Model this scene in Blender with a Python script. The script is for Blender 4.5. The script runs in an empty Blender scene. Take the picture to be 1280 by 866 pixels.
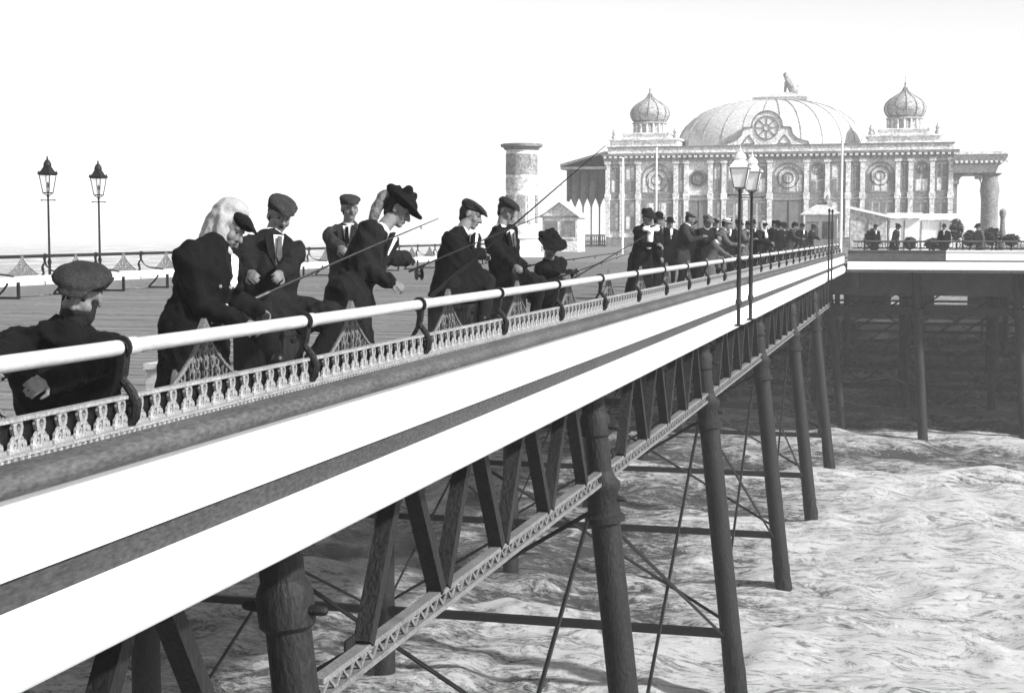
import bpy, bmesh, math, random
import numpy as np
from mathutils import Vector, Matrix, noise as mnoise
random.seed(7); np.random.seed(7)
V = Vector; R = math.radians; PI = math.pi
scene = bpy.context.scene
col = scene.collection

# ---------------------------------------------------------------- camera, sky, sun, exposure
CAMZ = 9.5                       # camera height above the sea; everything below is modelled relative to the camera height
FPX = 1900.0
YAW = math.atan(515 / FPX); PITCH = math.atan(143 / FPX)
cd = bpy.data.cameras.new('camera'); cam = bpy.data.objects.new('camera', cd); col.objects.link(cam)
cam.location = (0, 0, CAMZ); cam.rotation_euler = (PI / 2 - PITCH, 0, YAW)
cd.sensor_width = 36; cd.lens = FPX / 1280 * 36; cd.clip_start = 0.1; cd.clip_end = 20000
scene.camera = cam
SUN_AZ, SUN_EL = R(108), R(34)    # azimuth from +Y towards +X
w = bpy.data.worlds.new('World'); scene.world = w; w.use_nodes = True
nt = w.node_tree; nt.nodes.clear()
sky = nt.nodes.new('ShaderNodeTexSky'); sky.sky_type = 'NISHITA'; sky.sun_disc = False
sky.sun_elevation = SUN_EL; sky.sun_rotation = SUN_AZ; sky.air_density = 1.0; sky.dust_density = 1.0; sky.ozone_density = 1.0
bw = nt.nodes.new('ShaderNodeRGBToBW'); bg = nt.nodes.new('ShaderNodeBackground'); bg.inputs['Strength'].default_value = 0.15
wo = nt.nodes.new('ShaderNodeOutputWorld')
nt.links.new(sky.outputs[0], bw.inputs[0]); nt.links.new(bw.outputs[0], bg.inputs['Color']); nt.links.new(bg.outputs[0], wo.inputs['Surface'])
sl = bpy.data.lights.new('sun', 'SUN'); sl.energy = 4.4; sl.angle = R(2.0); sl.color = (1, 1, 1)
sun = bpy.data.objects.new('sun', sl); col.objects.link(sun)
sdir = V((math.cos(SUN_EL) * math.sin(SUN_AZ), math.cos(SUN_EL) * math.cos(SUN_AZ), math.sin(SUN_EL)))
sun.rotation_euler = (-sdir).to_track_quat('-Z', 'Y').to_euler(); sun.location = (60, 10, 60)
scene.view_settings.view_transform = 'Standard'; scene.view_settings.look = 'None'
scene.view_settings.exposure = 0.65; scene.view_settings.gamma = 1.0
scene.render.engine = 'CYCLES'; scene.cycles.volume_bounces = 3

# ---------------------------------------------------------------- finding points: a pixel of the photograph on a chosen plane
_r = V((math.cos(YAW), math.sin(YAW), 0))
_f = V((-math.sin(YAW) * math.cos(PITCH), math.cos(YAW) * math.cos(PITCH), -math.sin(PITCH)))
_u = _r.cross(_f)
def ray(x, y): return _f + _r * ((x - 640) / FPX) + _u * ((433 - y) / FPX)
def onX(x, y, X): d = ray(x, y); return d * (X / d.x)
def onY(x, y, Y): d = ray(x, y); return d * (Y / d.y)
def onZ(x, y, Z): d = ray(x, y); return d * (Z / d.z)

# ---------------------------------------------------------------- materials (all greys: the photograph is monochrome)
def mat(name, g, rough=0.7, var=0.25, scale=6.0, fine=0.15, fscale=60.0, bump=0.15, spec=0.3, stretch=(1, 1, 1), metal=0.0):
    m = bpy.data.materials.new(name); m.use_nodes = True
    n = m.node_tree; b = n.nodes['Principled BSDF']; L = n.links
    tc = n.nodes.new('ShaderNodeTexCoord'); mp = n.nodes.new('ShaderNodeMapping'); mp.inputs['Scale'].default_value = stretch
    L.new(tc.outputs['Object'], mp.inputs['Vector'])
    n1 = n.nodes.new('ShaderNodeTexNoise'); n1.inputs['Scale'].default_value = scale; n1.inputs['Detail'].default_value = 5; n1.inputs['Roughness'].default_value = 0.6
    n2 = n.nodes.new('ShaderNodeTexNoise'); n2.inputs['Scale'].default_value = fscale; n2.inputs['Detail'].default_value = 2
    L.new(mp.outputs[0], n1.inputs['Vector']); L.new(mp.outputs[0], n2.inputs['Vector'])
    def lin(src, amp):
        a = n.nodes.new('ShaderNodeMapRange'); a.inputs['From Min'].default_value = 0.25; a.inputs['From Max'].default_value = 0.75
        a.inputs['To Min'].default_value = 1 - amp; a.inputs['To Max'].default_value = 1 + amp; L.new(src, a.inputs['Value']); return a.outputs[0]
    k = n.nodes.new('ShaderNodeMath'); k.operation = 'MULTIPLY'; L.new(lin(n1.outputs['Fac'], var), k.inputs[0]); L.new(lin(n2.outputs['Fac'], fine), k.inputs[1])
    k2 = n.nodes.new('ShaderNodeMath'); k2.operation = 'MULTIPLY'; k2.inputs[1].default_value = g; k2.use_clamp = True; L.new(k.outputs[0], k2.inputs[0])
    L.new(k2.outputs[0], b.inputs['Base Color'])
    b.inputs['Roughness'].default_value = rough; b.inputs['Specular IOR Level'].default_value = spec; b.inputs['Metallic'].default_value = metal
    if bump:
        bp = n.nodes.new('ShaderNodeBump'); bp.inputs['Strength'].default_value = bump; bp.inputs['Distance'].default_value = 0.02
        L.new(k.outputs[0], bp.inputs['Height']); L.new(bp.outputs[0], b.inputs['Normal'])
    return m
M = dict(
    white=mat('white_paint', .86, .5, .05, 1.2, .03, 30, .05, stretch=(1, .25, 1)),
    rail=mat('rail_paint', .45, .35, .15, 5, .12, 50, .1),
    band=mat('grey_band', .045, .7, .2, 3, .45, 55, .3, stretch=(1, .3, 1)),
    mould=mat('grey_moulding', .075, .7, .35, 4, .45, 45, .3, stretch=(1, .4, 1)),
    iron=mat('dark_iron', .006, .55, .4, 8, .4, 50, .3),
    pile=mat('pile_iron', .011, .65, .45, 3, .5, 30, .4, stretch=(1, 1, .4)),
    lattice=mat('lattice_paint', .16, .6, .3, 4, .35, 40, .3),
    orn=mat('ornament_paint', .26, .6, .3, 8, .4, 60, .3),
    panel=mat('panel_paint', .12, .6, .4, 10, .5, 70, .3),
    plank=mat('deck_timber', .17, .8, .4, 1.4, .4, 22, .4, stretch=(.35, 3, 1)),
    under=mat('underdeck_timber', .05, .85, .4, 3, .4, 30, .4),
    seat=mat('seat_paint', .75, .5, .12, 4, .1, 40, .1),
    black=mat('black_cloth', .004, .9, .4, 9, .5, 120, .4, spec=.15),
    dark=mat('dark_cloth', .009, .9, .45, 9, .55, 110, .4, spec=.15),
    tweed=mat('tweed_cloth', .028, .95, .35, 12, .45, 90, .2, spec=.1),
    grey=mat('grey_cloth', .08, .95, .35, 10, .3, 90, .15, spec=.1),
    linen=mat('white_linen', .78, .9, .12, 12, .2, 120, .3, spec=.1),
    wool=mat('pale_wool', .33, .95, .25, 14, .3, 140, .3, spec=.05),
    skin=mat('skin', .14, .6, .2, 20, .15, 120, .1),
    hair=mat('dark_hair', .008, .7, .4, 30, .5, 200, .5),
    greyhair=mat('grey_hair', .03, .8, .4, 30, .5, 200, .6),
    leather=mat('boot_leather', .006, .4, .3, 8, .2, 60, .2),
    wood=mat('pale_wood', .5, .7, .3, 4, .3, 40, .2, stretch=(1, .2, 3)),
    cane=mat('rod_cane', .012, .4, .3, 10, .2, 60, .1),
    wall=mat('pavilion_wall', .66, .8, .25, .9, .5, 5.5, .3),
    wall2=mat('pavilion_panel', .46, .8, .3, .9, .55, 5.5, .3),
    trim=mat('pavilion_trim', .19, .75, .3, 1.2, .5, 6, .3),
    darktrim=mat('pavilion_dark', .06, .75, .4, 1.5, .5, 6, .3),
    dome=mat('dome_zinc', .5, .6, .12, .6, .3, 5.0, .2),
    onion=mat('cupola_zinc', .32, .65, .35, 1.5, .6, 6, .4),
    glass=mat('dark_glass', .16, .2, .4, 1.5, .2, 10, .05, spec=.5),
    lampglass=mat('opal_glass', .85, .25, .05, 5, .02, 30, .02, spec=.5),
    hut=mat('hut_boards', .7, .75, .15, 1.5, .2, 8, .2, stretch=(3, 3, .4)),
    poster=mat('poster_paper', .25, .8, .5, 2.5, .6, 9, .2),
    leaf=mat('shrub_leaf', .04, .7, .5, 6, .4, 40, .2),
)

# ---------------------------------------------------------------- mesh builder
ORG = {}
def link(o, label=None, cat=None, group=None, kind=None):
    if o.name not in col.objects: col.objects.link(o)
    if label: o['label'] = label
    if cat: o['category'] = cat
    if group: o['group'] = group
    if kind: o['kind'] = kind
    return o
def empty(name, org, label=None, cat=None, group=None):
    o = bpy.data.objects.new(name, None); o.empty_display_size = .2
    o.location = V(org) + V((0, 0, CAMZ)); link(o, label, cat, group); ORG[o] = V(org); return o
def inst(name, mesh, parent, pos, rotz=0.0, kind=None):
    o = bpy.data.objects.new(name, mesh); col.objects.link(o); o.parent = parent; ORG[o] = V(pos)
    o.location = V(pos) - ORG[parent]; o.rotation_euler.z = rotz
    if kind: o['kind'] = kind
    return o
def frame_of(d):
    d = V(d).normalized(); a = V((0, 0, 1)) if abs(d.z) < .95 else V((1, 0, 0))
    s = d.cross(a).normalized(); return s, s.cross(d).normalized(), d
class MB:
    def __init__(s): s.v = []; s.f = []
    def add(s, vs, fs):
        n = len(s.v); s.v += [tuple(p) for p in vs]; s.f += [tuple(i + n for i in f) for f in fs]; return s
    def box(s, x0, x1, y0, y1, z0, z1):
        return s.add([(x, y, z) for z in (z0, z1) for y in (y0, y1) for x in (x0, x1)],
                     [(0, 2, 3, 1), (4, 5, 7, 6), (0, 1, 5, 4), (2, 6, 7, 3), (0, 4, 6, 2), (1, 3, 7, 5)])
    def bar(s, a, b, wd, ht, up=None):
        a, b = V(a), V(b); S, U, D = frame_of(b - a)
        if up is not None:
            S = D.cross(V(up)).normalized(); U = S.cross(D)
        P = []
        for p in (a, b):
            for i, j in ((-1, -1), (1, -1), (1, 1), (-1, 1)): P.append(p + S * (wd / 2 * i) + U * (ht / 2 * j))
        return s.add(P, [(0, 1, 2, 3), (7, 6, 5, 4), (0, 4, 5, 1), (1, 5, 6, 2), (2, 6, 7, 3), (3, 7, 4, 0)])
    def rings(s, rings, cap=True, close=True):
        n = len(rings[0]); vs = [p for r in rings for p in r]; fs = []
        for k in range(len(rings) - 1):
            for i in range(n if close else n - 1):
                j = (i + 1) % n; fs.append((k * n + i, k * n + j, (k + 1) * n + j, (k + 1) * n + i))
        if cap: fs += [tuple(range(n - 1, -1, -1)), tuple(range((len(rings) - 1) * n, len(rings) * n))]
        return s.add(vs, fs)
    def tube(s, pts, rad, n=8):
        pts = [V(p) for p in pts]; rad = rad if isinstance(rad, (list, tuple)) else [rad] * len(pts); rr = []
        S = None
        for k, p in enumerate(pts):
            d = (pts[min(k + 1, len(pts) - 1)] - pts[max(k - 1, 0)]).normalized()
            if S is None: S, U, _ = frame_of(d)
            else: S = (S - d * S.dot(d)).normalized(); U = S.cross(d)
            rr.append([p + S * (rad[k] * math.cos(2 * PI * i / n)) + U * (rad[k] * math.sin(2 * PI * i / n)) for i in range(n)])
        return s.rings(rr)
    def lathe(s, prof, c, n=16, ax=(0, 0, 1)):
        S, U, D = frame_of(ax); c = V(c)
        return s.rings([[c + D * h + S * (r * math.cos(2 * PI * i / n)) + U * (r * math.sin(2 * PI * i / n)) for i in range(n)] for r, h in prof])
    def ell(s, c, rx, ry, rz, ax=None, n=12, m=8):
        c = V(c); X, Y, Z = ax if ax else (V((1, 0, 0)), V((0, 1, 0)), V((0, 0, 1))); rr = []
        for k in range(m + 1):
            t = PI * (k + (.02 if k == 0 else -.02 if k == m else 0)) / m; st, ct = math.sin(t), -math.cos(t)
            rr.append([c + X * (rx * st * math.cos(2 * PI * i / n)) + Y * (ry * st * math.sin(2 * PI * i / n)) + Z * (rz * ct) for i in range(n)])
        return s.rings(rr)
    def cap(s, a, b, ra, rb, n=12):
        a, b = V(a), V(b); D = (b - a)
        if D.length < 1e-5: return s.ell(a, ra, ra, ra)
        S, U, D = frame_of(D); L = (b - a).length; pr = []
        for k in range(5): t = PI / 2 * (k + .08) / 4.08; pr.append((ra * math.sin(t), -ra * math.cos(t)))
        for k in range(5): t = PI / 2 * (4 - k + .08) / 4.08; pr.append((rb * math.sin(t), L + rb * math.cos(t)))
        return s.rings([[a + D * h + S * (r * math.cos(2 * PI * i / n)) + U * (r * math.sin(2 * PI * i / n)) for i in range(n)] for r, h in pr])
    def eltube(s, sect, n=18):      # sect: (centre, axis1, r1, axis2, r2)
        return s.rings([[V(c) + V(a) * (ra * math.cos(2 * PI * i / n)) + V(b) * (rb * math.sin(2 * PI * i / n)) for i in range(n)] for c, a, ra, b, rb in sect])
    def prism(s, poly, o, ax, ay, n, t):   # outline poly in (ax, ay) from o, thickness t along n, centred
        o, ax, ay, n = V(o), V(ax), V(ay), V(n)
        return s.rings([[o + ax * x + ay * y + n * k for x, y in poly] for k in (-t / 2, t / 2)])
    def torus(s, c, ax, ay, Rr, r, n=12, m=4, ry=None):
        c, ax, ay = V(c), V(ax), V(ay); nz = ax.cross(ay); rr = []; ry = ry or Rr
        for k in range(n + 1):
            t = 2 * PI * k / n; e = ax * math.cos(t) + ay * math.sin(t); p = c + ax * (Rr * math.cos(t)) + ay * (ry * math.sin(t))
            rr.append([p + e * (r * math.cos(2 * PI * i / m + .7)) + nz * (r * math.sin(2 * PI * i / m + .7)) for i in range(m)])
        return s.rings(rr, cap=False)
    def mesh(s, name, m, org=(0, 0, 0), smooth=False):
        me = bpy.data.meshes.new(name); o = V(org)
        me.from_pydata([(p[0] - o.x, p[1] - o.y, p[2] - o.z) for p in s.v], [], s.f); me.update()
        bm = bmesh.new(); bm.from_mesh(me); bmesh.ops.recalc_face_normals(bm, faces=bm.faces); bm.to_mesh(me); bm.free()
        if smooth:
            me.polygons.foreach_set('use_smooth', [True] * len(me.polygons))
            try: me.set_sharp_from_angle(angle=R(40))
            except Exception: pass
        me.materials.append(M[m] if isinstance(m, str) else m); return me
    def build(s, name, m, parent=None, org=None, label=None, cat=None, group=None, kind=None, smooth=False):
        if org is None: org = ORG[parent] if parent else V((0, 0, 0))
        me = s.mesh(name, m, org, smooth); o = bpy.data.objects.new(name, me); ORG[o] = V(org)
        if parent: o.parent = parent; o.location = V(org) - ORG[parent]
        else: o.location = V(org) + V((0, 0, CAMZ))
        return link(o, label, cat, group, kind)

# ================================================================ THE SETTING
DECK = -1.4; WATER = -9.5
YEND = 69.5                      # where the walkway meets the pier head
# ---- sea: one sheet out to the horizon, real waves near by
def make_sea():
    ang = np.concatenate([np.linspace(-math.pi, -1.15, 40)[:-1], np.linspace(-1.15, .62, 760), np.linspace(.62, math.pi, 45)[1:-1]])
    rad = np.concatenate([[.5, 6, 12], np.geomspace(17, 330, 560), np.geomspace(345, 6000, 60)])
    A, Rr = np.meshgrid(ang, rad); X = Rr * np.sin(A); Y = Rr * np.cos(A)
    rs = np.random.RandomState(3); Z = np.zeros_like(X)
    for lam, amp, cnt in ((16, .17, 4), (8, .10, 6), (4.2, .065, 9), (2.2, .04, 12), (1.15, .022, 14), (.6, .011, 14)):
        fade = np.clip((lam * 55 - Rr) / (lam * 30), 0, 1)
        for i in range(cnt):
            a = rs.normal(R(205), .55 if lam > 3 else .95); k = 2 * math.pi / (lam * rs.uniform(.75, 1.3)); ph = rs.uniform(0, 6.28)
            t = k * (X * math.sin(a) + Y * math.cos(a)) + ph + .9 * np.sin(k * .31 * (X * math.cos(a) - Y * math.sin(a)) + ph * 2)
            Z += fade * amp * (1 - 2 * np.abs(np.sin(t / 2)) ** 1.0 + .27) * .55
    n, m = X.shape; verts = np.stack([X, Y, Z], -1).reshape(-1, 3)
    idx = np.arange(n * m).reshape(n, m); j = np.roll(idx, -1, axis=1)
    quads = np.stack([idx[:-1], j[:-1], j[1:], idx[1:]], -1).reshape(-1, 4)
    me = bpy.data.meshes.new('sea'); me.vertices.add(len(verts)); me.vertices.foreach_set('co', verts.astype(np.float32).ravel())
    me.loops.add(quads.size); me.loops.foreach_set('vertex_index', quads[:, ::-1].astype(np.int32).ravel())
    me.polygons.add(len(quads)); me.polygons.foreach_set('loop_start', np.arange(0, quads.size, 4, dtype=np.int32))
    me.polygons.foreach_set('use_smooth', np.ones(len(quads), dtype=bool)); me.update(); me.validate()
    m_ = bpy.data.materials.new('sea_water'); m_.use_nodes = True; nn = m_.node_tree; b = nn.nodes['Principled BSDF']; L = nn.links
    g = nn.nodes.new('ShaderNodeNewGeometry'); sp = nn.nodes.new('ShaderNodeSeparateXYZ'); L.new(g.outputs['Position'], sp.inputs[0])
    def noise(scale, st, det=6, rough=.62, dist=0.0):
        mp = nn.nodes.new('ShaderNodeMapping'); mp.inputs['Scale'].default_value = st; mp.inputs['Rotation'].default_value = (0, 0, R(20)); L.new(g.outputs['Position'], mp.inputs['Vector'])
        t = nn.nodes.new('ShaderNodeTexNoise'); t.inputs['Scale'].default_value = scale; t.inputs['Detail'].default_value = det
        t.inputs['Roughness'].default_value = rough; t.inputs['Distortion'].default_value = dist; L.new(mp.outputs[0], t.inputs['Vector']); return t.outputs['Fac']
    def math_(op, a, b_=None, c=None):
        k = nn.nodes.new('ShaderNodeMath'); k.operation = op
        for i, q in enumerate((a, b_, c)):
            if q is None: continue
            if isinstance(q, (int, float)): k.inputs[i].default_value = q
            else: L.new(q, k.inputs[i])
        return k.outputs[0]
    big = noise(.055, (1, .8, 1), 3, .5, .6); mid = noise(.6, (.7, 1.4, 1), 8, .72, 1.6); fin = noise(3.4, (.75, 1.35, 1), 9, .82, 1.0)
    # surf lies in a broad patch beside the walkway
    dx = math_('DIVIDE', math_('SUBTRACT', sp.outputs['X'], 4.0), 13.0); dy = math_('DIVIDE', math_('SUBTRACT', sp.outputs['Y'], 36.0), 24.0)
    patch = math_('SUBTRACT', 1.0, math_('SQRT', math_('ADD', math_('MULTIPLY', dx, dx), math_('MULTIPLY', dy, dy))))
    patch = math_('MAXIMUM', math_('MINIMUM', patch, .8), -.35)
    s = math_('ADD', math_('MULTIPLY', big, .7), math_('MULTIPLY', mid, 1.0)); s = math_('ADD', s, math_('MULTIPLY', fin, 1.25))
    s = math_('ADD', s, math_('MULTIPLY', patch, .36)); s = math_('ADD', s, math_('MULTIPLY', sp.outputs['Z'], .42))
    ramp = nn.nodes.new('ShaderNodeMapRange'); ramp.interpolation_type = 'SMOOTHSTEP'; ramp.inputs['From Min'].default_value = 1.26; ramp.inputs['From Max'].default_value = 1.56
    L.new(s, ramp.inputs['Value']); foam = ramp.outputs[0]
    rip = noise(1.25, (.65, 1.35, 1), 10, .78, 2.2); rip2 = noise(8.0, (.8, 1.3, 1), 4, .75, .8)
    rr_ = nn.nodes.new('ShaderNodeMapRange'); rr_.interpolation_type = 'SMOOTHSTEP'; rr_.inputs['From Min'].default_value = .39; rr_.inputs['From Max'].default_value = .5
    L.new(math_('ADD', math_('MULTIPLY', rip, .8), math_('MULTIPLY', rip2, .2)), rr_.inputs['Value'])
    foam = math_('MULTIPLY', foam, math_('ADD', math_('MULTIPLY', rr_.outputs[0], .78), .22))
    mx = nn.nodes.new('ShaderNodeMapRange'); mx.inputs['To Min'].default_value = .09; mx.inputs['To Max'].default_value = .88; L.new(foam, mx.inputs['Value'])
    L.new(mx.outputs[0], b.inputs['Base Color'])
    rg = nn.nodes.new('ShaderNodeMapRange'); rg.inputs['To Min'].default_value = .22; rg.inputs['To Max'].default_value = .9; L.new(foam, rg.inputs['Value']); L.new(rg.outputs[0], b.inputs['Roughness'])
    b.inputs['IOR'].default_value = 1.33
    bp = nn.nodes.new('ShaderNodeBump'); bp.inputs['Strength'].default_value = 1.0; bp.inputs['Distance'].default_value = .25
    L.new(math_('ADD', math_('ADD', fin, math_('MULTIPLY', rip, .8)), math_('MULTIPLY', foam, .3)), bp.inputs['Height']); L.new(bp.outputs[0], b.inputs['Normal'])
    me.materials.append(m_); o = bpy.data.objects.new('sea', me); o.location = (0, 0, CAMZ + WATER); link(o, kind='structure')
make_sea()

# ---- walkway deck
XN, XF = -3.55, -19.1            # near and far deck edges
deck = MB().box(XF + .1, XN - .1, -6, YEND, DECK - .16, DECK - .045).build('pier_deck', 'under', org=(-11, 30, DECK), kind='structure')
pl = MB(); y = -6.0
while y < YEND - .02:
    wd = .17; x0 = XF + .1
    cuts = sorted(random.uniform(-17.5, -5) for _ in range(2)); xs = [x0] + cuts + [XN - .1]
    for a, b_ in zip(xs[:-1], xs[1:]):
        dz = random.uniform(-.006, .006); pl.box(a + .004, b_ - .004, y + .008, min(y + wd, YEND) - .004, DECK - .04, DECK + dz)
    y += wd
pl.build('deck_planks', 'plank', deck, kind='stuff')
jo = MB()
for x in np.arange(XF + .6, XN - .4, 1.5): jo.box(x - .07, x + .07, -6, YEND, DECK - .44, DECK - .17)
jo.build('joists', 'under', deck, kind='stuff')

# ---- pier head: wide platform flaring out beyond the walkway
HEAD = [(XN + .1, YEND), (26, YEND), (26, 190), (-37, 190), (-37, 122), (XF, YEND)]
head = MB().prism(HEAD, (0, 0, DECK - .2), (1, 0, 0), (0, 1, 0), (0, 0, 1), .4).build('pier_head_deck', 'plank', org=(-5, 120, DECK), kind='structure')
hb = MB()
for yy in np.arange(72, 190, 11.5):
    xl = XF - (yy - YEND) * .34 if yy < 122 else -36.5
    hb.box(max(xl, -36.5), 25.5, yy - .15, yy + .15, DECK - 1.5, DECK - .41)
for xx in np.arange(-33, 26, 7.5): hb.box(xx - .12, xx + .12, max(70, YEND + (-19 - xx) * 2.9), 189, DECK - 1.1, DECK - .405)
hb.build('cross_girders', 'under', head, kind='stuff')
# front fascia of the head
hf = empty('pier_head_fascia', (8, YEND - .2, -1.5), 'pale moulded fascia along the front edge of the pier head', 'fascia')
X0 = -3.3
for k in range(7):
    xa, xb = X0 + k * 4.2, X0 + (k + 1) * 4.2 - .01
    MB().box(xa, xb, YEND - .22, YEND - .02, -1.24, -.86).box(xa, xb, YEND - .26, YEND - .02, -.86, -.80).build('panel', 'mould' if k == 0 else 'white', hf)
MB().box(X0, 26, YEND - .18, YEND - .02, -1.30, -1.245).build('band', 'band', hf)
MB().box(X0, 26, YEND - .3, YEND - .02, -1.66, -1.305).build('lower_panel', 'white', hf)

# ================================================================ WALKWAY EDGE: white fascia
fa = empty('pier_fascia', (XN, 30, -1.84), 'long white painted fascia girder with grey band along the walkway edge', 'fascia')
YA = -2.0
def extrude_y(prof, y0, y1, x0=0.0):
    return MB().rings([[(x0 + px, yy, pz) for px, pz in prof] for yy in (y0, y1)])
xo = -3.45
for k in range(14):
    a = YA + k * (YEND - .3 - YA) / 14; b_ = YA + (k + 1) * (YEND - .3 - YA) / 14 - .009
    extrude_y([(-.12, -1.366), (0, -1.366), (0.0, -1.04), (-.12, -1.04)], a, b_, xo).build('upper_plate', 'white', fa)
    pr = [(-.14, -1.84)] + [(-.02 + .075 * math.sin(t), -1.67 - .17 * math.cos(t)) for t in np.linspace(.25, 2.6, 9)] + [(-.02, -1.503), (-.14, -1.503)]
    extrude_y(pr, a, b_, xo).build('lower_roll', 'white', fa, smooth=True)
extrude_y([(-.12, -1.501), (-.03, -1.501), (-.03, -1.368), (-.12, -1.368)], YA, YEND - .3, xo).build('band', 'band', fa)
pr = [(-.2, -1.036)] + [(.03 + .05 * math.sin(t), -.985 - .05 * math.cos(t)) for t in np.linspace(0.05, PI - .05, 8)] + [(-.05, -.925), (-.2, -.925)]
extrude_y(pr, YA, YEND - .3, xo).build('roll_moulding', 'mould', fa, smooth=True)

# ================================================================ SEATS WITH RAIL along both edges
BAY = 2.165; B0 = 6.33 - 4 * BAY; NB = 33
# ornament: a cast shell on a flared, pierced foot with a ring head
def ornament_mesh():
    m = MB(); ax, ay, n = V((0, 1, 0)), V((0, 0, 1)), V((1, 0, 0))
    m.torus((0, 0, .097), ax, ay, .026, .014, 10, 4, ry=.03)
    m.prism([(-.016, .055), (.016, .055), (.013, .08), (-.013, .08)], (0, 0, 0), ax, ay, n, .022)
    for sx in (-1, 1):
        m.tube([(0, .012 * sx, .065), (0, .034 * sx, .05), (0, .05 * sx, .018), (0, .066 * sx, .006)], [.012, .011, .011, .009], 5)
        m.tube([(0, .016 * sx, .122), (0, .042 * sx, .118)], [.012, .006], 5); m.torus((0, .034 * sx, .026), ax, ay, .021, .010, 9, 4, ry=.017)
    m.prism([(-.012, 0), (.012, 0), (.008, .06), (-.008, .06)], (0, 0, 0), ax, ay, n, .024)
    m.prism([(-.075, -.006), (.075, -.006), (.07, .012), (-.07, .012)], (0, 0, 0), ax, ay, n, .026)
    return m
def bracket_builder(sx):
    # iron arm from the rail, sweeping down and inboard to the seat; sx=+1: outboard is +X
    m = MB()
    main = [(0, -.535), (.012, -.60), (-.0, -.68), (-.05, -.77), (-.13, -.845), (-.26, -.885), (-.42, -.90), (-.6, -.93)]
    rr = [[(sx * (x + dx), yy, z + dz) for yy, dx, dz in ((-.028, -.02, -.018), (.028, -.02, -.018), (.028, .02, .018), (-.028, .02, .018))] for x, z in main]
    m.rings(rr)
    low = [(.0, -.68), (.05, -.74), (.075, -.80), (.065, -.86), (.035, -.90), (.05, -.945), (.09, -.955)]
    m.tube([(sx * x, 0, z) for x, z in low], [.02, .024, .026, .025, .026, .028, .016], 8)
    m.torus((0, 0, -.535), (1, 0, 0), (0, 0, 1), .047, .012, 14, 5)
    m.ell((sx * .05, 0, -.83), .03, .026, .035, n=8, m=6)
    return m
def back_panel_builder():
    # ogee-gabled filigree panel between two brackets, in the YZ plane
    m = MB(); rs = random.Random(5)
    def half(z):     # half width at height z (0 foot .. 1 tip)
        return .54 * (1 - z) ** 1.7 + .05 * (1 - z) + .012
    H = .40; ax, ay = V((0, 1, 0)), V((0, 0, 1))
    for sgn in (-1, 1):
        pts = [(0, sgn * half(t), t * H) for t in np.linspace(0, 1, 12)]; m.tube(pts, [.014] * 12, 5)
    m.tube([(0, -.59, .0), (0, .59, .0)], .012, 5)
    m.prism([(-.045, 0), (.045, 0), (.05, .03), (.0, .085), (-.05, .03)], (0, 0, H - .045), ax, ay, (1, 0, 0), .03)
    z = .03
    while z < H - .05:
        hw = half(z / H) - .02; n = max(1, int(hw * 2 / .075)); r = .03
        for i in range(n):
            yc = (i - (n - 1) / 2) * (2 * hw / n); q = rs.uniform(.8, 1.15)
            m.torus((rs.uniform(-.008, .008), yc, z), ax, ay, r * .75 * q, .0085, 8, 3, ry=r * .95 * q)
            if rs.random() < .6: m.ell((0, yc + .034, z + .025), .012, .013, .017, n=6, m=4)
        z += .055
    return m
orn_me = ornament_mesh().mesh('ornament', 'orn'); pan_me = back_panel_builder().mesh('back_panel', 'panel')
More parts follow.
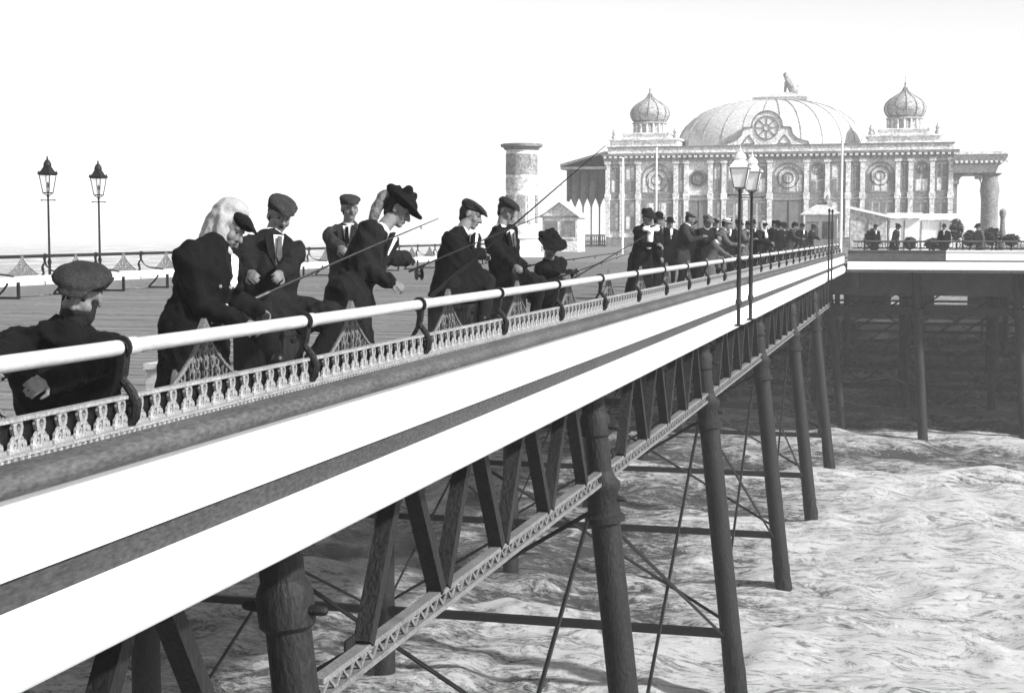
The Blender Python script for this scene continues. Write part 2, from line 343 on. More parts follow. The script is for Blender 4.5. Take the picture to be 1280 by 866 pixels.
def promenade_seat(sx, xr, label, detail):
    root = empty('promenade_seat', (xr, 30, DECK), label, 'railing')
    y1 = YEND - .1 if sx > 0 else YEND - 1
    ys = [B0 + k * BAY for k in range(NB) if B0 + k * BAY < y1]
    br = bracket_builder(sx).mesh('bracket', 'iron', smooth=True)
    for y0, y2 in zip(ys[:-1], ys[1:]):     # rail in bay lengths with a socket at each bracket
        MB().tube([(xr, y0 + .03, -.535), (xr, y2 - .03, -.535)], .037, 14).build('rail_tube', 'rail' if sx > 0 else 'iron', root, smooth=True)
    so = MB().tube([(0, -.06, 0), (0, -.055, 0), (0, .055, 0), (0, .06, 0)], [.036, .044, .044, .036], 14).mesh('socket', 'rail' if sx > 0 else 'iron', smooth=True)
    for yy in ys:
        inst('bracket', br, root, (xr, yy, 0)); inst('socket', so, root, (xr, yy + .07, -.535))
        inst('back_panel', pan_me, root, (xr - sx * .12, yy + BAY / 2, -.90 if sx > 0 else -.93))
    # seat slats and legs
    L = y1 - ys[0]
    for k in range(4):
        xc = xr - sx * (.24 + k * .135)
        MB().box(min(xc, xc - sx * .12), max(xc, xc - sx * .12), ys[0], y1 - .2, -.985, -.95).build('seat_slat', 'seat', root)
    xfr = xr - sx * .79
    MB().box(min(xfr, xfr + sx * .03), max(xfr, xfr + sx * .03), ys[0], y1 - .2, -1.045, -.948).build('seat_edge', 'seat', root)
    lg = MB(); 
    lg.bar((-sx * .72, 0, DECK + .0), (-sx * .72, 0, -1.0), .06, .05); lg.bar((-sx * .74, 0, DECK + .025), (-sx * .2, 0, DECK + .025), .05, .04)
    lg.tube([(-sx * .42, 0, -.99), (-sx * .46, 0, -1.1), (-sx * .36, 0, -1.22), (-sx * .24, 0, -1.33), (-sx * .2, 0, DECK + .02)], .024, 6)
    lm = lg.mesh('leg', 'iron')
    for yy in ys: inst('leg', lm, root, (xr, yy, 0))
    # outer cresting below the back
    if detail:
        MB().box(xr + .0, xr + .045, YA, y1 - .2, -.772, -.756).build('cresting_cap', 'orn', root)
        MB().box(xr - .0, xr + .07, YA, y1 - .2, -.912, -.900).build('cresting_sill', 'orn', root)
        MB().box(xr - .05, xr + .005, YA, y1 - .2, -.925, -.775).build('cresting_back', 'iron', root)
        de = MB(); yy = YA
        while yy < 45: de.bar((xr + .055, yy, -.945), (xr + .055, yy + .02, -.913), .03, .02); yy += .048
        de.build('dentils', 'orn', root, kind='stuff')
        n = 0; st = .1665; yy = ys[3] + .1; rest = MB()
        while yy < y1 - .4:
            if n < 290: inst('ornament', orn_me, root, (xr + .028, yy, -.897))
            else: rest.prism([(-.06, 0), (.06, 0), (.012, .06), (.02, .12), (-.02, .12), (-.012, .06)], (xr + .028, yy, -.9), (0, 1, 0), (0, 0, 1), (1, 0, 0), .02)
            n += 1; yy += st
        rest.build('far_ornaments', 'orn', root, kind='stuff')
    else:
        MB().box(xr - .12, xr - .08, ys[0], y1 - .2, DECK, -1.0).build('haze_board', 'seat', root)  # white board added for the bright sea haze showing behind the legs
    return root, ys
near_seat, ysn = promenade_seat(1, -3.6, 'iron seat rail with pale tube, curled brackets and cast cresting beside the anglers', True)
far_seat, ysf = promenade_seat(-1, -19.0, 'white edged iron seat and dark rail across the deck below the street lamps', False)

# ================================================================ IRON SUBSTRUCTURE
PY = [9.7 + 10.37 * k for k in range(-1, 7)]     # bents
XT, XB, XI = -4.35, -3.5, -11.1
def pile_x(z): return XT + (XB - XT) * (z + 1.9) / (WATER + 1.9)
def outer_pile(yy):
    a = V((pile_x(-1.55), yy, -1.55)); b_ = V((pile_x(WATER - 1.2), yy, WATER - 1.2)); ax = (b_ - a).normalized()
    t = empty('pier_pile', (pile_x(WATER), yy, WATER), 'raking round iron pile with bolted collar under the outer walkway edge', 'pile', 'raking piles under the walkway edge')
    P = lambda z: V((pile_x(z), yy, z)); up = (a - b_).normalized()
    MB().tube([P(WATER - 1.2), P(-5.5), P(-3.85)], [.215, .205, .2], 18).build('lower_shaft', 'pile', t, smooth=True)
    MB().tube([P(-3.3), P(-2.6), P(-1.55)], [.165, .16, .16], 18).build('upper_shaft', 'pile', t, smooth=True)
    MB().lathe([(.2, 0), (.27, .02), (.275, .1), (.225, .14), (.22, .42), (.26, .47), (.26, .55), (.2, .62), (.17, .72)], P(-3.95), 20, up).build('collar', 'pile', t, smooth=True)
    MB().lathe([(.16, 0), (.2, .04), (.205, .25), (.19, .3), (.16, .36)], P(-2.78), 18, up).build('hub', 'pile', t, smooth=True)
    MB().lathe([(.16, 0), (.24, .04), (.25, .12), (.25, .16)], P(-1.86), 18, up).build('cap', 'pile', t, smooth=True)
    rg = []
    for q in range(14):
        zz = WATER - .4 + q * .13; c0 = P(zz); bl_ = .25 * (1 - (q / 13) ** 3) ; rg.append([c0 + V(((.205 + bl_ * random.uniform(.03, .16)) * math.cos(2 * PI * i / 20), (.205 + bl_ * random.uniform(.03, .16)) * math.sin(2 * PI * i / 20), 0)) for i in range(20)])
    MB().rings(rg).build('weed', 'iron', t)
    for s in (-1, 1):
        for zz in (-2.62, -3.6):
            p = P(zz); MB().cap(p + V((s * .17, -.02, 0)), p + V((s * .29, -.02, 0)), .045, .035, 8).build('lug', 'pile', t, smooth=True)
for yy in PY: outer_pile(yy)
for yy in PY[1:]:
    t = empty('pier_pile', (XI, yy, WATER), 'upright round iron pile in the inner row beneath the deck', 'pile', 'upright piles of the inner row')
    MB().tube([(XI, yy, WATER - 1.2), (XI, yy, -1.85)], [.23, .2], 16).build('shaft', 'pile', t, smooth=True)
    MB().lathe([(.2, 0), (.27, .03), (.27, .5), (.2, .6)], (XI, yy, -3.7), 16).build('collar', 'pile', t, smooth=True)
    t2 = MB().tube([(-18.3, yy, WATER - 1.2), (-18.3, yy, -1.85)], [.23, .2], 14).build('pier_pile', 'pile', org=(-18.3, yy, WATER), label='upright round iron pile in the row under the far edge of the deck', cat='pile', group='piles of the far row', smooth=True)
    MB().bar((pile_x(-8.1), yy - .1, -8.1), (-19.0, yy - .1, -8.1), .13, .17).build('tie_beam', 'iron', org=(-10, yy, -8.1), label='dark horizontal tie beam joining the piles just above the water', cat='beam', group='tie beams above the water')
    for (p, q) in (((pile_x(-3.7), yy + .1, -3.7), (XI, yy + .1, -8.0)), ((XI, yy + .22, -3.7), (pile_x(-8), yy + .22, -8.0))):
        MB().tube([p, q], .034, 6).build('tie_rod', 'iron', org=q, label='thin diagonal iron tie rod crossing between inner and outer piles', cat='rod', group='diagonal tie rods')
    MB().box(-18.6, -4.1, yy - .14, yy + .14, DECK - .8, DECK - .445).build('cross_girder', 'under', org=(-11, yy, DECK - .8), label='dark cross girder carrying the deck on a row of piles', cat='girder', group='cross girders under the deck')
for a, b_ in zip(PY[:-1], PY[1:]):
    for (p, q) in (((pile_x(-3.8) - .1, a, -3.8), (pile_x(-8) - .1, b_, -8.2)), ((pile_x(-3.8) - .2, b_, -3.8), (pile_x(-8) - .2, a, -8.2))):
        MB().tube([p, q], .03, 6).build('tie_rod', 'iron', org=q, label='thin iron tie rod slanting between neighbouring raking piles', cat='rod', group='slanting rods between raking piles')
for a, b_ in zip(PY[1:-1], PY[2:]):
    for (za, zb_) in ((-3.8, -8.2), (-8.2, -3.8)):
        MB().tube([(XI + .1 + .02 * za, a, za), (XI + .1 + .02 * za, b_, zb_)], .03, 6).build('tie_rod', 'iron', org=(XI, a, za), label='thin iron tie rod slanting between neighbouring upright inner piles', cat='rod', group='slanting rods between inner piles')
# longitudinal trusses: lattice bottom chord, sloping struts
def truss(xx, y0, y1, zc, light, label, group, n=5):
    t = empty('truss_bay', (xx, (y0 + y1) / 2, zc), label, 'truss', group); L = y1 - y0
    for dz in (-.075, .075): MB().box(xx - .05, xx + .055, y0 + .12, y1 - .12, zc + dz - .022, zc + dz + .022).build('flange', light, t)
    lc = MB(); k = 0; st = .26
    yy = y0 + .15
    while yy < y1 - .3:
        lc.bar((xx + .03, yy, zc - .055), (xx + .03, yy + st / 2, zc + .055), .024, .012, up=(1, 0, 0)); lc.bar((xx + .03, yy + st / 2, zc + .055), (xx + .03, yy + st, zc - .055), .024, .012, up=(1, 0, 0)); yy += st
    lc.build('lacing', light, t, kind='stuff')
    MB().box(xx - .12, xx + .12, y0, y1 - .005, -1.84, -1.6).build('top_chord', 'pile', t)
    p = L / n
    for i in range(n):
        ya = y0 + (i + .5) * p
        for s in (-1, 1):
            if i in (0, n - 1) and ((i == 0) == (s < 0)): continue
            a, b_ = V((xx, ya + s * .075, zc + .1)), V((xx, ya + s * p * .5 - s * .06, -1.84)); m = MB()
            m.bar(a, b_, .12, .14, up=(1, 0, 0))
            m.build('strut', 'pile', t)
        MB().bar((xx - .065, ya - .16, zc + .02), (xx - .065, ya + .16, zc + .02), .02, .3, up=(0, 0, 1)).build('gusset', 'pile', t)
for a, b_ in zip(PY[:-1], PY[1:]):
    truss(-4.17, a + .18, b_ - .18, -3.3, 'lattice', 'truss bay with sloping struts and pale lattice chord between raking piles', 'outer truss bays')
    truss(XI, a + .2, b_ - .2, -3.3, 'pile', 'dark truss bay with sloping struts between the upright inner piles', 'inner truss bays', 4)
# piles below the pier head, with braces
pts = []
for yy in np.arange(71.5, 190, 11.5):
    for xx in np.arange(-33, 26, 4.6 if yy < 110 else 6.5):
        lim = XF - (yy - YEND) * .34 + 1
        if xx < max(lim, -36): continue
        pts.append((xx + random.uniform(-.6, .6), yy + random.uniform(-.2, .2)))
gp = 'piles beneath the pier head'
for xx, yy in pts:
    if xx > 16 or (xx < -25): continue
    rk = .9 if yy < 75 else 0
    t = empty('pier_head_pile', (xx, yy, WATER), 'round iron pile in the shadow beneath the pier head', 'pile', gp)
    MB().tube([(xx + rk * .6, yy - rk, WATER - 1), (xx, yy, DECK - .4)], [.23, .2], 12).build('shaft', 'pile', t, smooth=True)
    MB().lathe([(.2, 0), (.29, .03), (.29, .4), (.2, .5)], (xx + rk * .15, yy - rk * .25, -3.9), 12).build('collar', 'pile', t, smooth=True)
for yy in np.arange(71.5, 190, 11.5):
    lim = max(XF - (yy - YEND) * .34 + 1, -33)
    for zz, h in ((-3.6, .4), (-8.2, .25)):
        if zz > -5 and yy > 75: continue
        MB().box(lim, 25, yy + .24, yy + .4, zz - h / 2, zz + h / 2).build('brace_beam', 'iron', org=(0, yy, zz), label='dark horizontal brace beam between piles beneath the pier head', cat='beam', group='brace beams beneath the pier head')
    xs = np.arange(lim, 24, 6.5)
    for k, xx in enumerate(xs if yy < 100 else xs[::2]):
        if xx > 14: continue
        if yy < 85: MB().bar((xx, yy + .6, -3.6), (xx + 6.5, yy + .6, -8), .07, .09).build('diagonal_brace', 'pile', org=(xx, yy, -8), label='dark diagonal brace between piles beneath the pier head', cat='brace', group='diagonal braces beneath the pier head')
        MB().bar((xx, yy + .45, -8), (xx + 6.5, yy + .45, -3.6), .09, .11).build('diagonal_brace', 'iron', org=(xx, yy, -8), label='dark diagonal brace between piles beneath the pier head', cat='brace', group='diagonal braces beneath the pier head')
# a low landing stage of boards under the head
ls = empty('landing_stage', (6, 128, -6.6), 'low boarded landing stage in the dark beneath the pier head', 'landing stage')
for k in range(16): MB().box(-14, 24, 118 + k * 1.5, 119.2 + k * 1.5, -6.6, -6.5).build('board', 'wood', ls)
for xx in range(-13, 25, 6):
    for yy in (119, 140): MB().box(xx - .12, xx + .12, yy - .12, yy + .12, WATER - .5, -6.61).build('leg', 'pile', ls)
# a boarded store hanging under the head, added to block the bright sea
st_ = empty('underdeck_screen', (-6, 160, -6), 'dark boarded store added beneath the pier head to block the bright sea', 'screen')
for (xa, xb) in ((-36, -24), (-22.5, -9), (-7.4, -3.2), (-1.4, 1.0), (4.2, 6.1), (7.4, 25)):
    MB().box(xa, xb, 158, 158.3, -7.4, DECK - .42).build('screen_panel', 'under', st_)
MB().box(-36, 25, 158.31, 158.5, -3.6, DECK - .42).build('upper_boards', 'under', st_)

# ================================================================ LAMPS
def lamp_meshes():
    m = {}
    m['post'] = MB().lathe([(.05, 0), (.05, .08), (.036, .12), (.032, .9), (.045, .93), (.045, .98), (.028, 1.02), (.022, 2.42), (.03, 2.45), (.02, 2.5)], (0, 0, 0), 10).mesh('post', 'iron', smooth=True)
    m['ladder_bar'] = MB().tube([(-.16, 0, 2.36), (.16, 0, 2.36)], .011, 6).ell((-.17, 0, 2.36), .02, .02, .02, n=6, m=4).ell((.17, 0, 2.36), .02, .02, .02, n=6, m=4).mesh('ladder_bar', 'iron')
    gl = MB(); n = 4
    gl.rings([[(r * math.cos(PI / 4 + k * PI / 2), r * math.sin(PI / 4 + k * PI / 2), z) for k in range(4)] for r, z in ((.105, 2.53), (.185, 2.93))])
    m['lantern_glass'] = gl
    fr = MB()
    for k in range(4):
        a = PI / 4 + k * PI / 2; c, s = math.cos(a), math.sin(a)
        fr.tube([(.11 * c, .11 * s, 2.52), (.192 * c, .192 * s, 2.94)], .011, 5)
        a2 = a + PI / 2; c2, s2 = math.cos(a2), math.sin(a2)
        for r, z in ((.112, 2.525), (.194, 2.935)): fr.tube([(r * c, r * s, z), (r * c2, r * s2, z)], .012, 5)
        fr.tube([(.02 * c, .02 * s, 2.46), (.1 * c, .1 * s, 2.52)], .01, 5)
        fr.lathe([(.02, 0), (.026, .02), (.008, .07), (.001, .09)], (.2 * c, .2 * s, 2.95), 6)
    m['lantern_frame'] = fr.mesh('lantern_frame', 'iron'); m['frame_w'] = fr.mesh('lantern_frame', 'lattice')
    rf = MB().rings([[(r * math.cos(PI / 4 + k * PI / 2), r * math.sin(PI / 4 + k * PI / 2), z) for k in range(4)] for r, z in ((.225, 2.94), (.23, 2.965), (.15, 3.03), (.1, 3.11), (.085, 3.13))])
    rf.lathe([(.085, 3.13), (.095, 3.15), (.08, 3.21), (.05, 3.26), (.018, 3.29), (.024, 3.32), (.006, 3.36), (.002, 3.44)], (0, 0, 0), 10)
    m['lantern_roof'] = rf
    m['burner'] = MB().lathe([(.03, 2.52), (.012, 2.56), (.012, 2.64), (.03, 2.66), (.034, 2.72), (.012, 2.77)], (0, 0, 0), 8).mesh('burner', 'iron')
    return m
LM = lamp_meshes()
glass_clear = bpy.data.materials.new('lantern_pane'); glass_clear.use_nodes = True
_n = glass_clear.node_tree; _b = _n.nodes['Principled BSDF']; _b.inputs['Base Color'].default_value = (.9, .9, .9, 1); _b.inputs['Roughness'].default_value = .12
_t = _n.nodes.new('ShaderNodeBsdfTransparent'); _mx = _n.nodes.new('ShaderNodeMixShader'); _mx.inputs[0].default_value = .22
_n.links.new(_t.outputs[0], _mx.inputs[1]); _n.links.new(_b.outputs[0], _mx.inputs[2]); _n.links.new(_mx.outputs[0], _n.nodes['Material Output'].inputs['Surface'])
LM['glass_c'] = LM['lantern_glass'].mesh('lantern_glass', glass_clear); LM['glass_w'] = LM['lantern_glass'].mesh('lantern_glass', 'lampglass')
LM['roof_d'] = LM['lantern_roof'].mesh('lantern_roof', 'iron'); LM['roof_w'] = LM['lantern_roof'].mesh('lantern_roof', 'lampglass')
def lamp(pos, label, group, white=False, drop=0.0, zs=1.0):
    t = empty('street_lamp', pos, label, 'lamp', group); k_ = 1.25 if white else 1; t.scale = (k_, k_, zs)
    inst('post', LM['post'], t, pos); inst('ladder_bar', LM['ladder_bar'], t, pos)
    if white: inst('lantern_frame', LM['frame_w'], t, pos)
    else: inst('lantern_frame', LM['lantern_frame'], t, pos)
    inst('lantern_glass', LM['glass_w' if white else 'glass_c'], t, pos); inst('lantern_roof', LM['roof_w' if white else 'roof_d'], t, pos)
    if not white: inst('burner', LM['burner'], t, pos)
    if drop:
        MB().tube([V(pos), V(pos) - V((0, 0, drop))], .028, 8).bar(V(pos) - V((.1, 0, drop)), V(pos) - V((-.12, 0, drop)), .05, .04).build('lower_post', 'iron', t)
    return t
for px_ in (62, 125):
    p = onX(px_, 330, -19.15); lamp((-19.15, p.y, -1.62), 'black gas lamp with clear four sided lantern on the far rail', 'lamps on the far rail', zs=.99)
for px_ in (921, 936):
    p = onX(px_, 400, -3.36)
    lamp((-3.33, p.y, -1.35), 'iron lamp post with white lantern outside the rail amid the crowd', 'white lamps amid the crowd', True, .45, .86)
for px_ in (1033.5, 1037.5):
    p = onX(px_, 400, -3.36); t = empty('iron_post', (-3.33, p.y, -1.8), 'slim iron post fixed outside the rail before the hipped kiosk', 'post', 'posts before the hipped kiosk')
    MB().tube([(-3.33, p.y, -1.8), (-3.33, p.y, .72)], [.035, .028], 8).build('shaft', 'iron', t); MB().lathe([(.03, .7), (.05, .74), (.05, .78), (.01, .85)], (-3.33, p.y, 0), 8).build('knob', 'iron', t); MB().bar((-3.44, p.y, -1.8), (-3.2, p.y, -1.8), .05, .04).build('foot', 'iron', t)

# ================================================================ PAVILION
PVY = 141.0
def pvx(x): return onY(x, 250, PVY).x
def pvz(y): return onY(975, y, PVY).z
PC = -13.3
pv = empty('pavilion', (PC, PVY, DECK), 'ornate pale domed pavilion with two onion cupolas at the end of the pier', 'pavilion')
xl, xr_ = PC - 15.6, PC + 15.6; ZE = pvz(193)
MB().box(xl, xr_, PVY, PVY + 30, DECK, ZE).build('wall', 'wall', pv)
MB().box(xl - .5, xr_ + .5, PVY - .55, PVY + 30.5, ZE, ZE + .22).box(xl - .35, xr_ + .35, PVY - .4, PVY + 30.3, ZE - .45, ZE - .001).build('cornice', 'trim', pv)
den = MB()
for x in np.arange(xl - .3, xr_ + .3, .5): den.box(x, x + .26, PVY - .53, PVY - .405, ZE - .2, ZE - .005)
den.build('cornice_blocks', 'wall', pv, kind='stuff')
MB().box(xl, xr_, PVY + .1, PVY + 29.5, ZE + .221, ZE + .75).build('parapet', 'wall', pv)
MB().box(xl - .1, xr_ + .1, PVY - .02, PVY + .2, ZE + .751, ZE + .9).build('parapet_rail', 'trim', pv)
zs_ = pvz(245)
MB().box(xl - .05, xr_ + .05, PVY - .14, PVY - .002, zs_ - .12, zs_ + .12).build('string_course', 'trim', pv)
MB().box(xl - .1, xr_ + .1, PVY - .2, PVY - .002, DECK, DECK + .9).build('plinth', 'trim', pv)
def pilaster(x, wd=.42):
    m = MB().box(x - wd / 2, x + wd / 2, PVY - .26, PVY - .003, DECK + .901, ZE - .75)
    m.box(x - wd / 2 - .1, x + wd / 2 + .1, PVY - .34, PVY - .003, ZE - .749, ZE - .452)
    m.box(x - wd / 2 - .07, x + wd / 2 + .07, PVY - .3, PVY - .003, zs_ - .3, zs_ + .28)
    m.build('pilaster', 'wall', pv)
edges = [760, 778, 798, 845, 858, 888, 905, 932, 962, 1008, 1034, 1060, 1078, 1122, 1138, 1165, 1188]
for e in edges: pilaster(pvx(e))
def arc(cx, z0, hw, zs, n=10):   # arched outline
    return [(cx - hw, z0), (cx + hw, z0)] + [(cx + hw * math.cos(t), zs + hw * math.sin(t)) for t in np.linspace(0, PI, n)]
def window(x0, x1, y0, y1, kind):
    cx, hw = (pvx(x0) + pvx(x1)) / 2, (pvx(x1) - pvx(x0)) / 2 - .32; z0, z1 = pvz(y1), pvz(y0)
    if hw < .18: hw = .18
    if kind == 'arch' and z1 - z0 > hw * 1.4: poly = arc(cx, z0, hw, z1 - hw)
    elif kind == 'oct': poly = [(cx + hw * math.cos(t), (z0 + z1) / 2 + hw * math.sin(t)) for t in np.linspace(PI / 8, 2 * PI + PI / 8, 9)[:-1]]
    else: poly = [(cx - hw, z0), (cx + hw, z0), (cx + hw, z1), (cx - hw, z1)]
    w_ = MB().prism(poly, (0, PVY - .03, 0), (1, 0, 0), (0, 0, 1), (0, 1, 0), .05).build('window', 'wall2' if kind != 'door' else 'darktrim', pv, org=(cx, PVY, z0))
    fr = MB()
    for a, b_ in zip(poly, poly[1:] + poly[:1]): fr.bar((a[0], PVY - .1, a[1]), (b_[0], PVY - .1, b_[1]), .1, .12)
    fr.build('frame', 'trim', w_, org=(cx, PVY, z0))
    if kind in ('arch', 'rect'):
        nx = max(2, int(hw * 2 / .55)); g = .1
        for i in range(nx):
            a = cx - hw + (i + .16) * 2 * hw / nx; b_ = cx - hw + (i + .84) * 2 * hw / nx; top = z1 - (hw * .75 if kind == 'arch' else .15)
            nz = max(1, int((top - z0) / .9))
            for j in range(nz):
                za = z0 + .12 + j * (top - z0 - .1) / nz; zb = za + (top - z0 - .1) / nz - .14
                MB().box(a, b_, PVY - .09, PVY - .056, za, zb).build('pane', random.choice(['glass', 'trim', 'wall', 'trim']), w_, org=(cx, PVY, z0))
        if kind == 'arch':
            m = MB()
            for r in (.35, .7): m.torus((cx, PVY - .09, z1 - hw), (1, 0, 0), (0, 0, 1), hw * r, .05, 16, 4)
            m.build('tracery', 'darktrim', w_, org=(cx, PVY, z0))
    if kind == 'oct':
        MB().torus((cx, PVY - .12, (z0 + z1) / 2), (1, 0, 0), (0, 0, 1), hw * .72, .1, 16, 5).build('ring', 'darktrim', w_, org=(cx, PVY, z0))
        MB().ell((cx, PVY - .07, (z0 + z1) / 2), hw * .5, .06, hw * .5).build('pane', 'glass', w_, org=(cx, PVY, z0))
    if kind == 'door':
        for s in (-1, 1): MB().box(cx + s * hw * .5 - hw * .42, cx + s * hw * .5 + hw * .42, PVY - .1, PVY - .058, z0 + .1, z1 - .12).build('leaf', 'glass', w_, org=(cx, PVY, z0))
kinds_up = {3: 'arch', 5: 'oct', 9: 'arch', 8: 'arch', 11: 'rect', 12: 'arch', 14: 'rect', 1: 'rect'}
for i in range(len(edges) - 1):
    a, b_ = edges[i], edges[i + 1]
    if b_ - a < 11: continue
    window(a, b_, 204, 241, {2: 'arch', 4: 'oct', 8: 'arch', 9: 'arch', 12: 'arch', 14: 'arch'}.get(i, 'rect'))
    window(a, b_, 250, 288 if i != 4 else 294, 'door' if i in (4, 8) else 'rect')
# great curved roof with raised seams
DCY = PVY + 12.5; DPX = onY(966, 200, DCY).x; zb = ZE + .7; DH = onY(966, 127, DCY).z - zb; DW = 8.3 * DCY / PVY; DYD = 11.5
def dpt(u, t):      # u around, t 0 foot .. 1 top
    c, s = math.cos(u), math.sin(u); k = (1 - t ** 2.3) ** (1 / 2.3) if t < 1 else 0
    q = 1 / ((abs(c) ** 3 + abs(s) ** 3) ** (1 / 3)); return V((DPX + DW * k * q * c, DCY + DYD * k * q * s, zb + DH * t))
NU = 64; ts = [0, .12, .25, .38, .5, .62, .73, .82, .89, .94, .975, .995]
dm = MB().rings([[dpt(2 * PI * i / NU, t) for i in range(NU)] for t in ts]).build('roof_dome', 'dome', pv, smooth=True)
for i in range(0, NU, 2):
    MB().tube([dpt(2 * PI * i / NU, t) + V((0, 0, .01)) for t in ts], .06, 5).build('seam', 'onion', dm)
zt = zb + DH
PCR = DPX + .9
MB().box(PCR - 2.6, PCR + 2.6, DCY - 3.5, DCY + 3.5, zt - .35, zt + .15).build('ridge_curb', 'onion', dm)
MB().rings([[(PCR + sx * a, DCY + sy * b_, z) for sx, sy in ((-1, -1), (1, -1), (1, 1), (-1, 1))] for a, b_, z in ((2.6, 3.3, zt + .151), (1.4, 1.8, zt + .55), (.45, .5, zt + .85))]).build('ridge_roof', 'dome', dm)
# statue group on the ridge: seated lion-like figure with raised scroll
sx0 = PCR + .5; sz = zt + .8
st = MB(); st.box(sx0 - .5, sx0 + 1.0, DCY - .4, DCY + .4, sz - .3, sz + .05)
st.cap((sx0 + .6, DCY, sz + .25), (sx0 + .05, DCY, sz + 1.1), .5, .36); st.cap((sx0 + .05, DCY, sz + 1.1), (sx0 - .15, DCY, sz + 1.6), .33, .26)
st.ell((sx0 - .2, DCY, sz + 1.75), .3, .28, .28); st.cap((sx0 - .2, DCY, sz + 1.0), (sx0 - .3, DCY, sz + .05), .16, .12); st.cap((sx0 + .7, DCY, sz + .3), (sx0 + 1.0, DCY, sz + .7), .12, .07)
st.build('roof_statue', 'onion', dm, smooth=True)
# central scrolled gable in front of the dome
gz = ZE + .7; pol = [(-3.9, 0), (3.9, 0), (3.7, .35)] + [(2.35 + 1.2 * math.cos(t), 1.5 + 1.2 * math.sin(t)) for t in np.linspace(-.9, -PI + .4, 7)][::1]
pol = [(3.9, 0), (3.7, .45), (3.2, .55), (2.7, .75), (2.3, 1.15), (2.15, 1.75), (1.35, 1.8)] + [(1.4 * math.cos(t), 1.85 + 1.4 * math.sin(t)) for t in np.linspace(.15, PI - .15, 13)]
pol += [(-1.35, 1.8), (-2.15, 1.75), (-2.3, 1.15), (-2.7, .75), (-3.2, .55), (-3.7, .45), (-3.9, 0)]
gx = pvx(957); gy = PVY + .6
ga = MB().prism(pol, (gx, gy, gz), (1, 0, 0), (0, 0, 1), (0, 1, 0), .5).build('gable', 'wall', pv)
g = MB()
for a, b_ in zip(pol, pol[1:]): g.bar((gx + a[0], gy - .27, gz + a[1]), (gx + b_[0], gy - .27, gz + b_[1]), .12, .14)
g.build('gable_coping', 'trim', ga)
g = MB().torus((gx, gy - .28, gz + 1.75), (1, 0, 0), (0, 0, 1), 1.05, .07, 24, 4)
for k in range(8): t = k * PI / 4; g.bar((gx + .3 * math.cos(t), gy - .28, gz + 1.75 + .3 * math.sin(t)), (gx + math.cos(t), gy - .28, gz + 1.75 + math.sin(t)), .06, .07)
g.torus((gx, gy - .28, gz + 1.75), (1, 0, 0), (0, 0, 1), .3, .06, 14, 4); g.build('rose', 'trim', ga)
for s in (-1, 1):
    MB().bar((gx + s * 1.1, gy - .28, gz + .3), (gx + s * 1.6, gy - .28, gz + 1.1), .08, .09).bar((gx + s * 2.2, gy - .28, gz + .35), (gx + s * 1.6, gy - .28, gz + 1.1), .08, .09).bar((gx + s * 1.1, gy - .28, gz + .3), (gx + s * 2.2, gy - .28, gz + .3), .08, .08).build('gable_triangle', 'trim', ga)
# cupolas
for s in (-1, 1):
    cy = PVY + 4.0; cx = onY(812 if s < 0 else 1130, 200, cy).x; z0 = ZE + .76
    cu = MB().box(cx - 3.2, cx + 3.2, cy - 3.2, cy + 3.2, z0, z0 + .75).box(cx - 3.4, cx + 3.4, cy - 3.4, cy + 3.4, z0 + .751, z0 + .9).box(cx - 2.2, cx + 2.2, cy - 2.2, cy + 2.2, z0 + .901, z0 + 1.4).box(cx - 2.35, cx + 2.35, cy - 2.35, cy + 2.35, z0 + 1.401, z0 + 1.52).build('cupola', 'wall', pv, org=(cx, cy, z0))
    zd = z0 + 1.521
    dr = MB().lathe([(1.5, 0), (1.5, .9), (1.7, .95), (1.7, 1.05), (1.5, 1.1)], (cx, cy, zd), 16).build('drum', 'onion', cu, org=(cx, cy, z0), smooth=True)
    for k in range(16):
        t = 2 * PI * k / 16; MB().cap((cx + 1.53 * math.cos(t), cy + 1.53 * math.sin(t), zd + .1), (cx + 1.53 * math.cos(t), cy + 1.53 * math.sin(t), zd + .85), .1, .1, 6).build('column', 'wall', cu, org=(cx, cy, z0))
    zo = zd + 1.1; on = []
    prof = [(1.42, 0), (1.66, .3), (1.83, .75), (1.85, 1.1), (1.7, 1.55), (1.35, 1.98), (.9, 2.32), (.5, 2.6), (.24, 2.9), (.12, 3.25), (.07, 3.6), (.12, 3.7), (.05, 3.8), (.02, 4.5)]
    MB().lathe([(r, h * .84) for r, h in prof], (cx, cy, zo), 24).build('onion', 'onion', cu, org=(cx, cy, z0), smooth=True)
    for k in range(12):
        t = 2 * PI * k / 12 + .1; MB().tube([(cx + (r + .02) * math.cos(t), cy + (r + .02) * math.sin(t), zo + h * .84) for r, h in prof[:10]], .05, 4).build('rib', 'trim', cu, org=(cx, cy, z0))
    for a in (-1, 1):
        for b_ in (-1, 1): MB().lathe([(.2, 0), (.25, .2), (.12, .4), (.2, .6), (.05, .85), (.02, 1.1)], (cx + a * 2.9, cy + b_ * 2.9, z0 + .9), 8).build('finial', 'onion', cu, org=(cx, cy, z0), smooth=True)
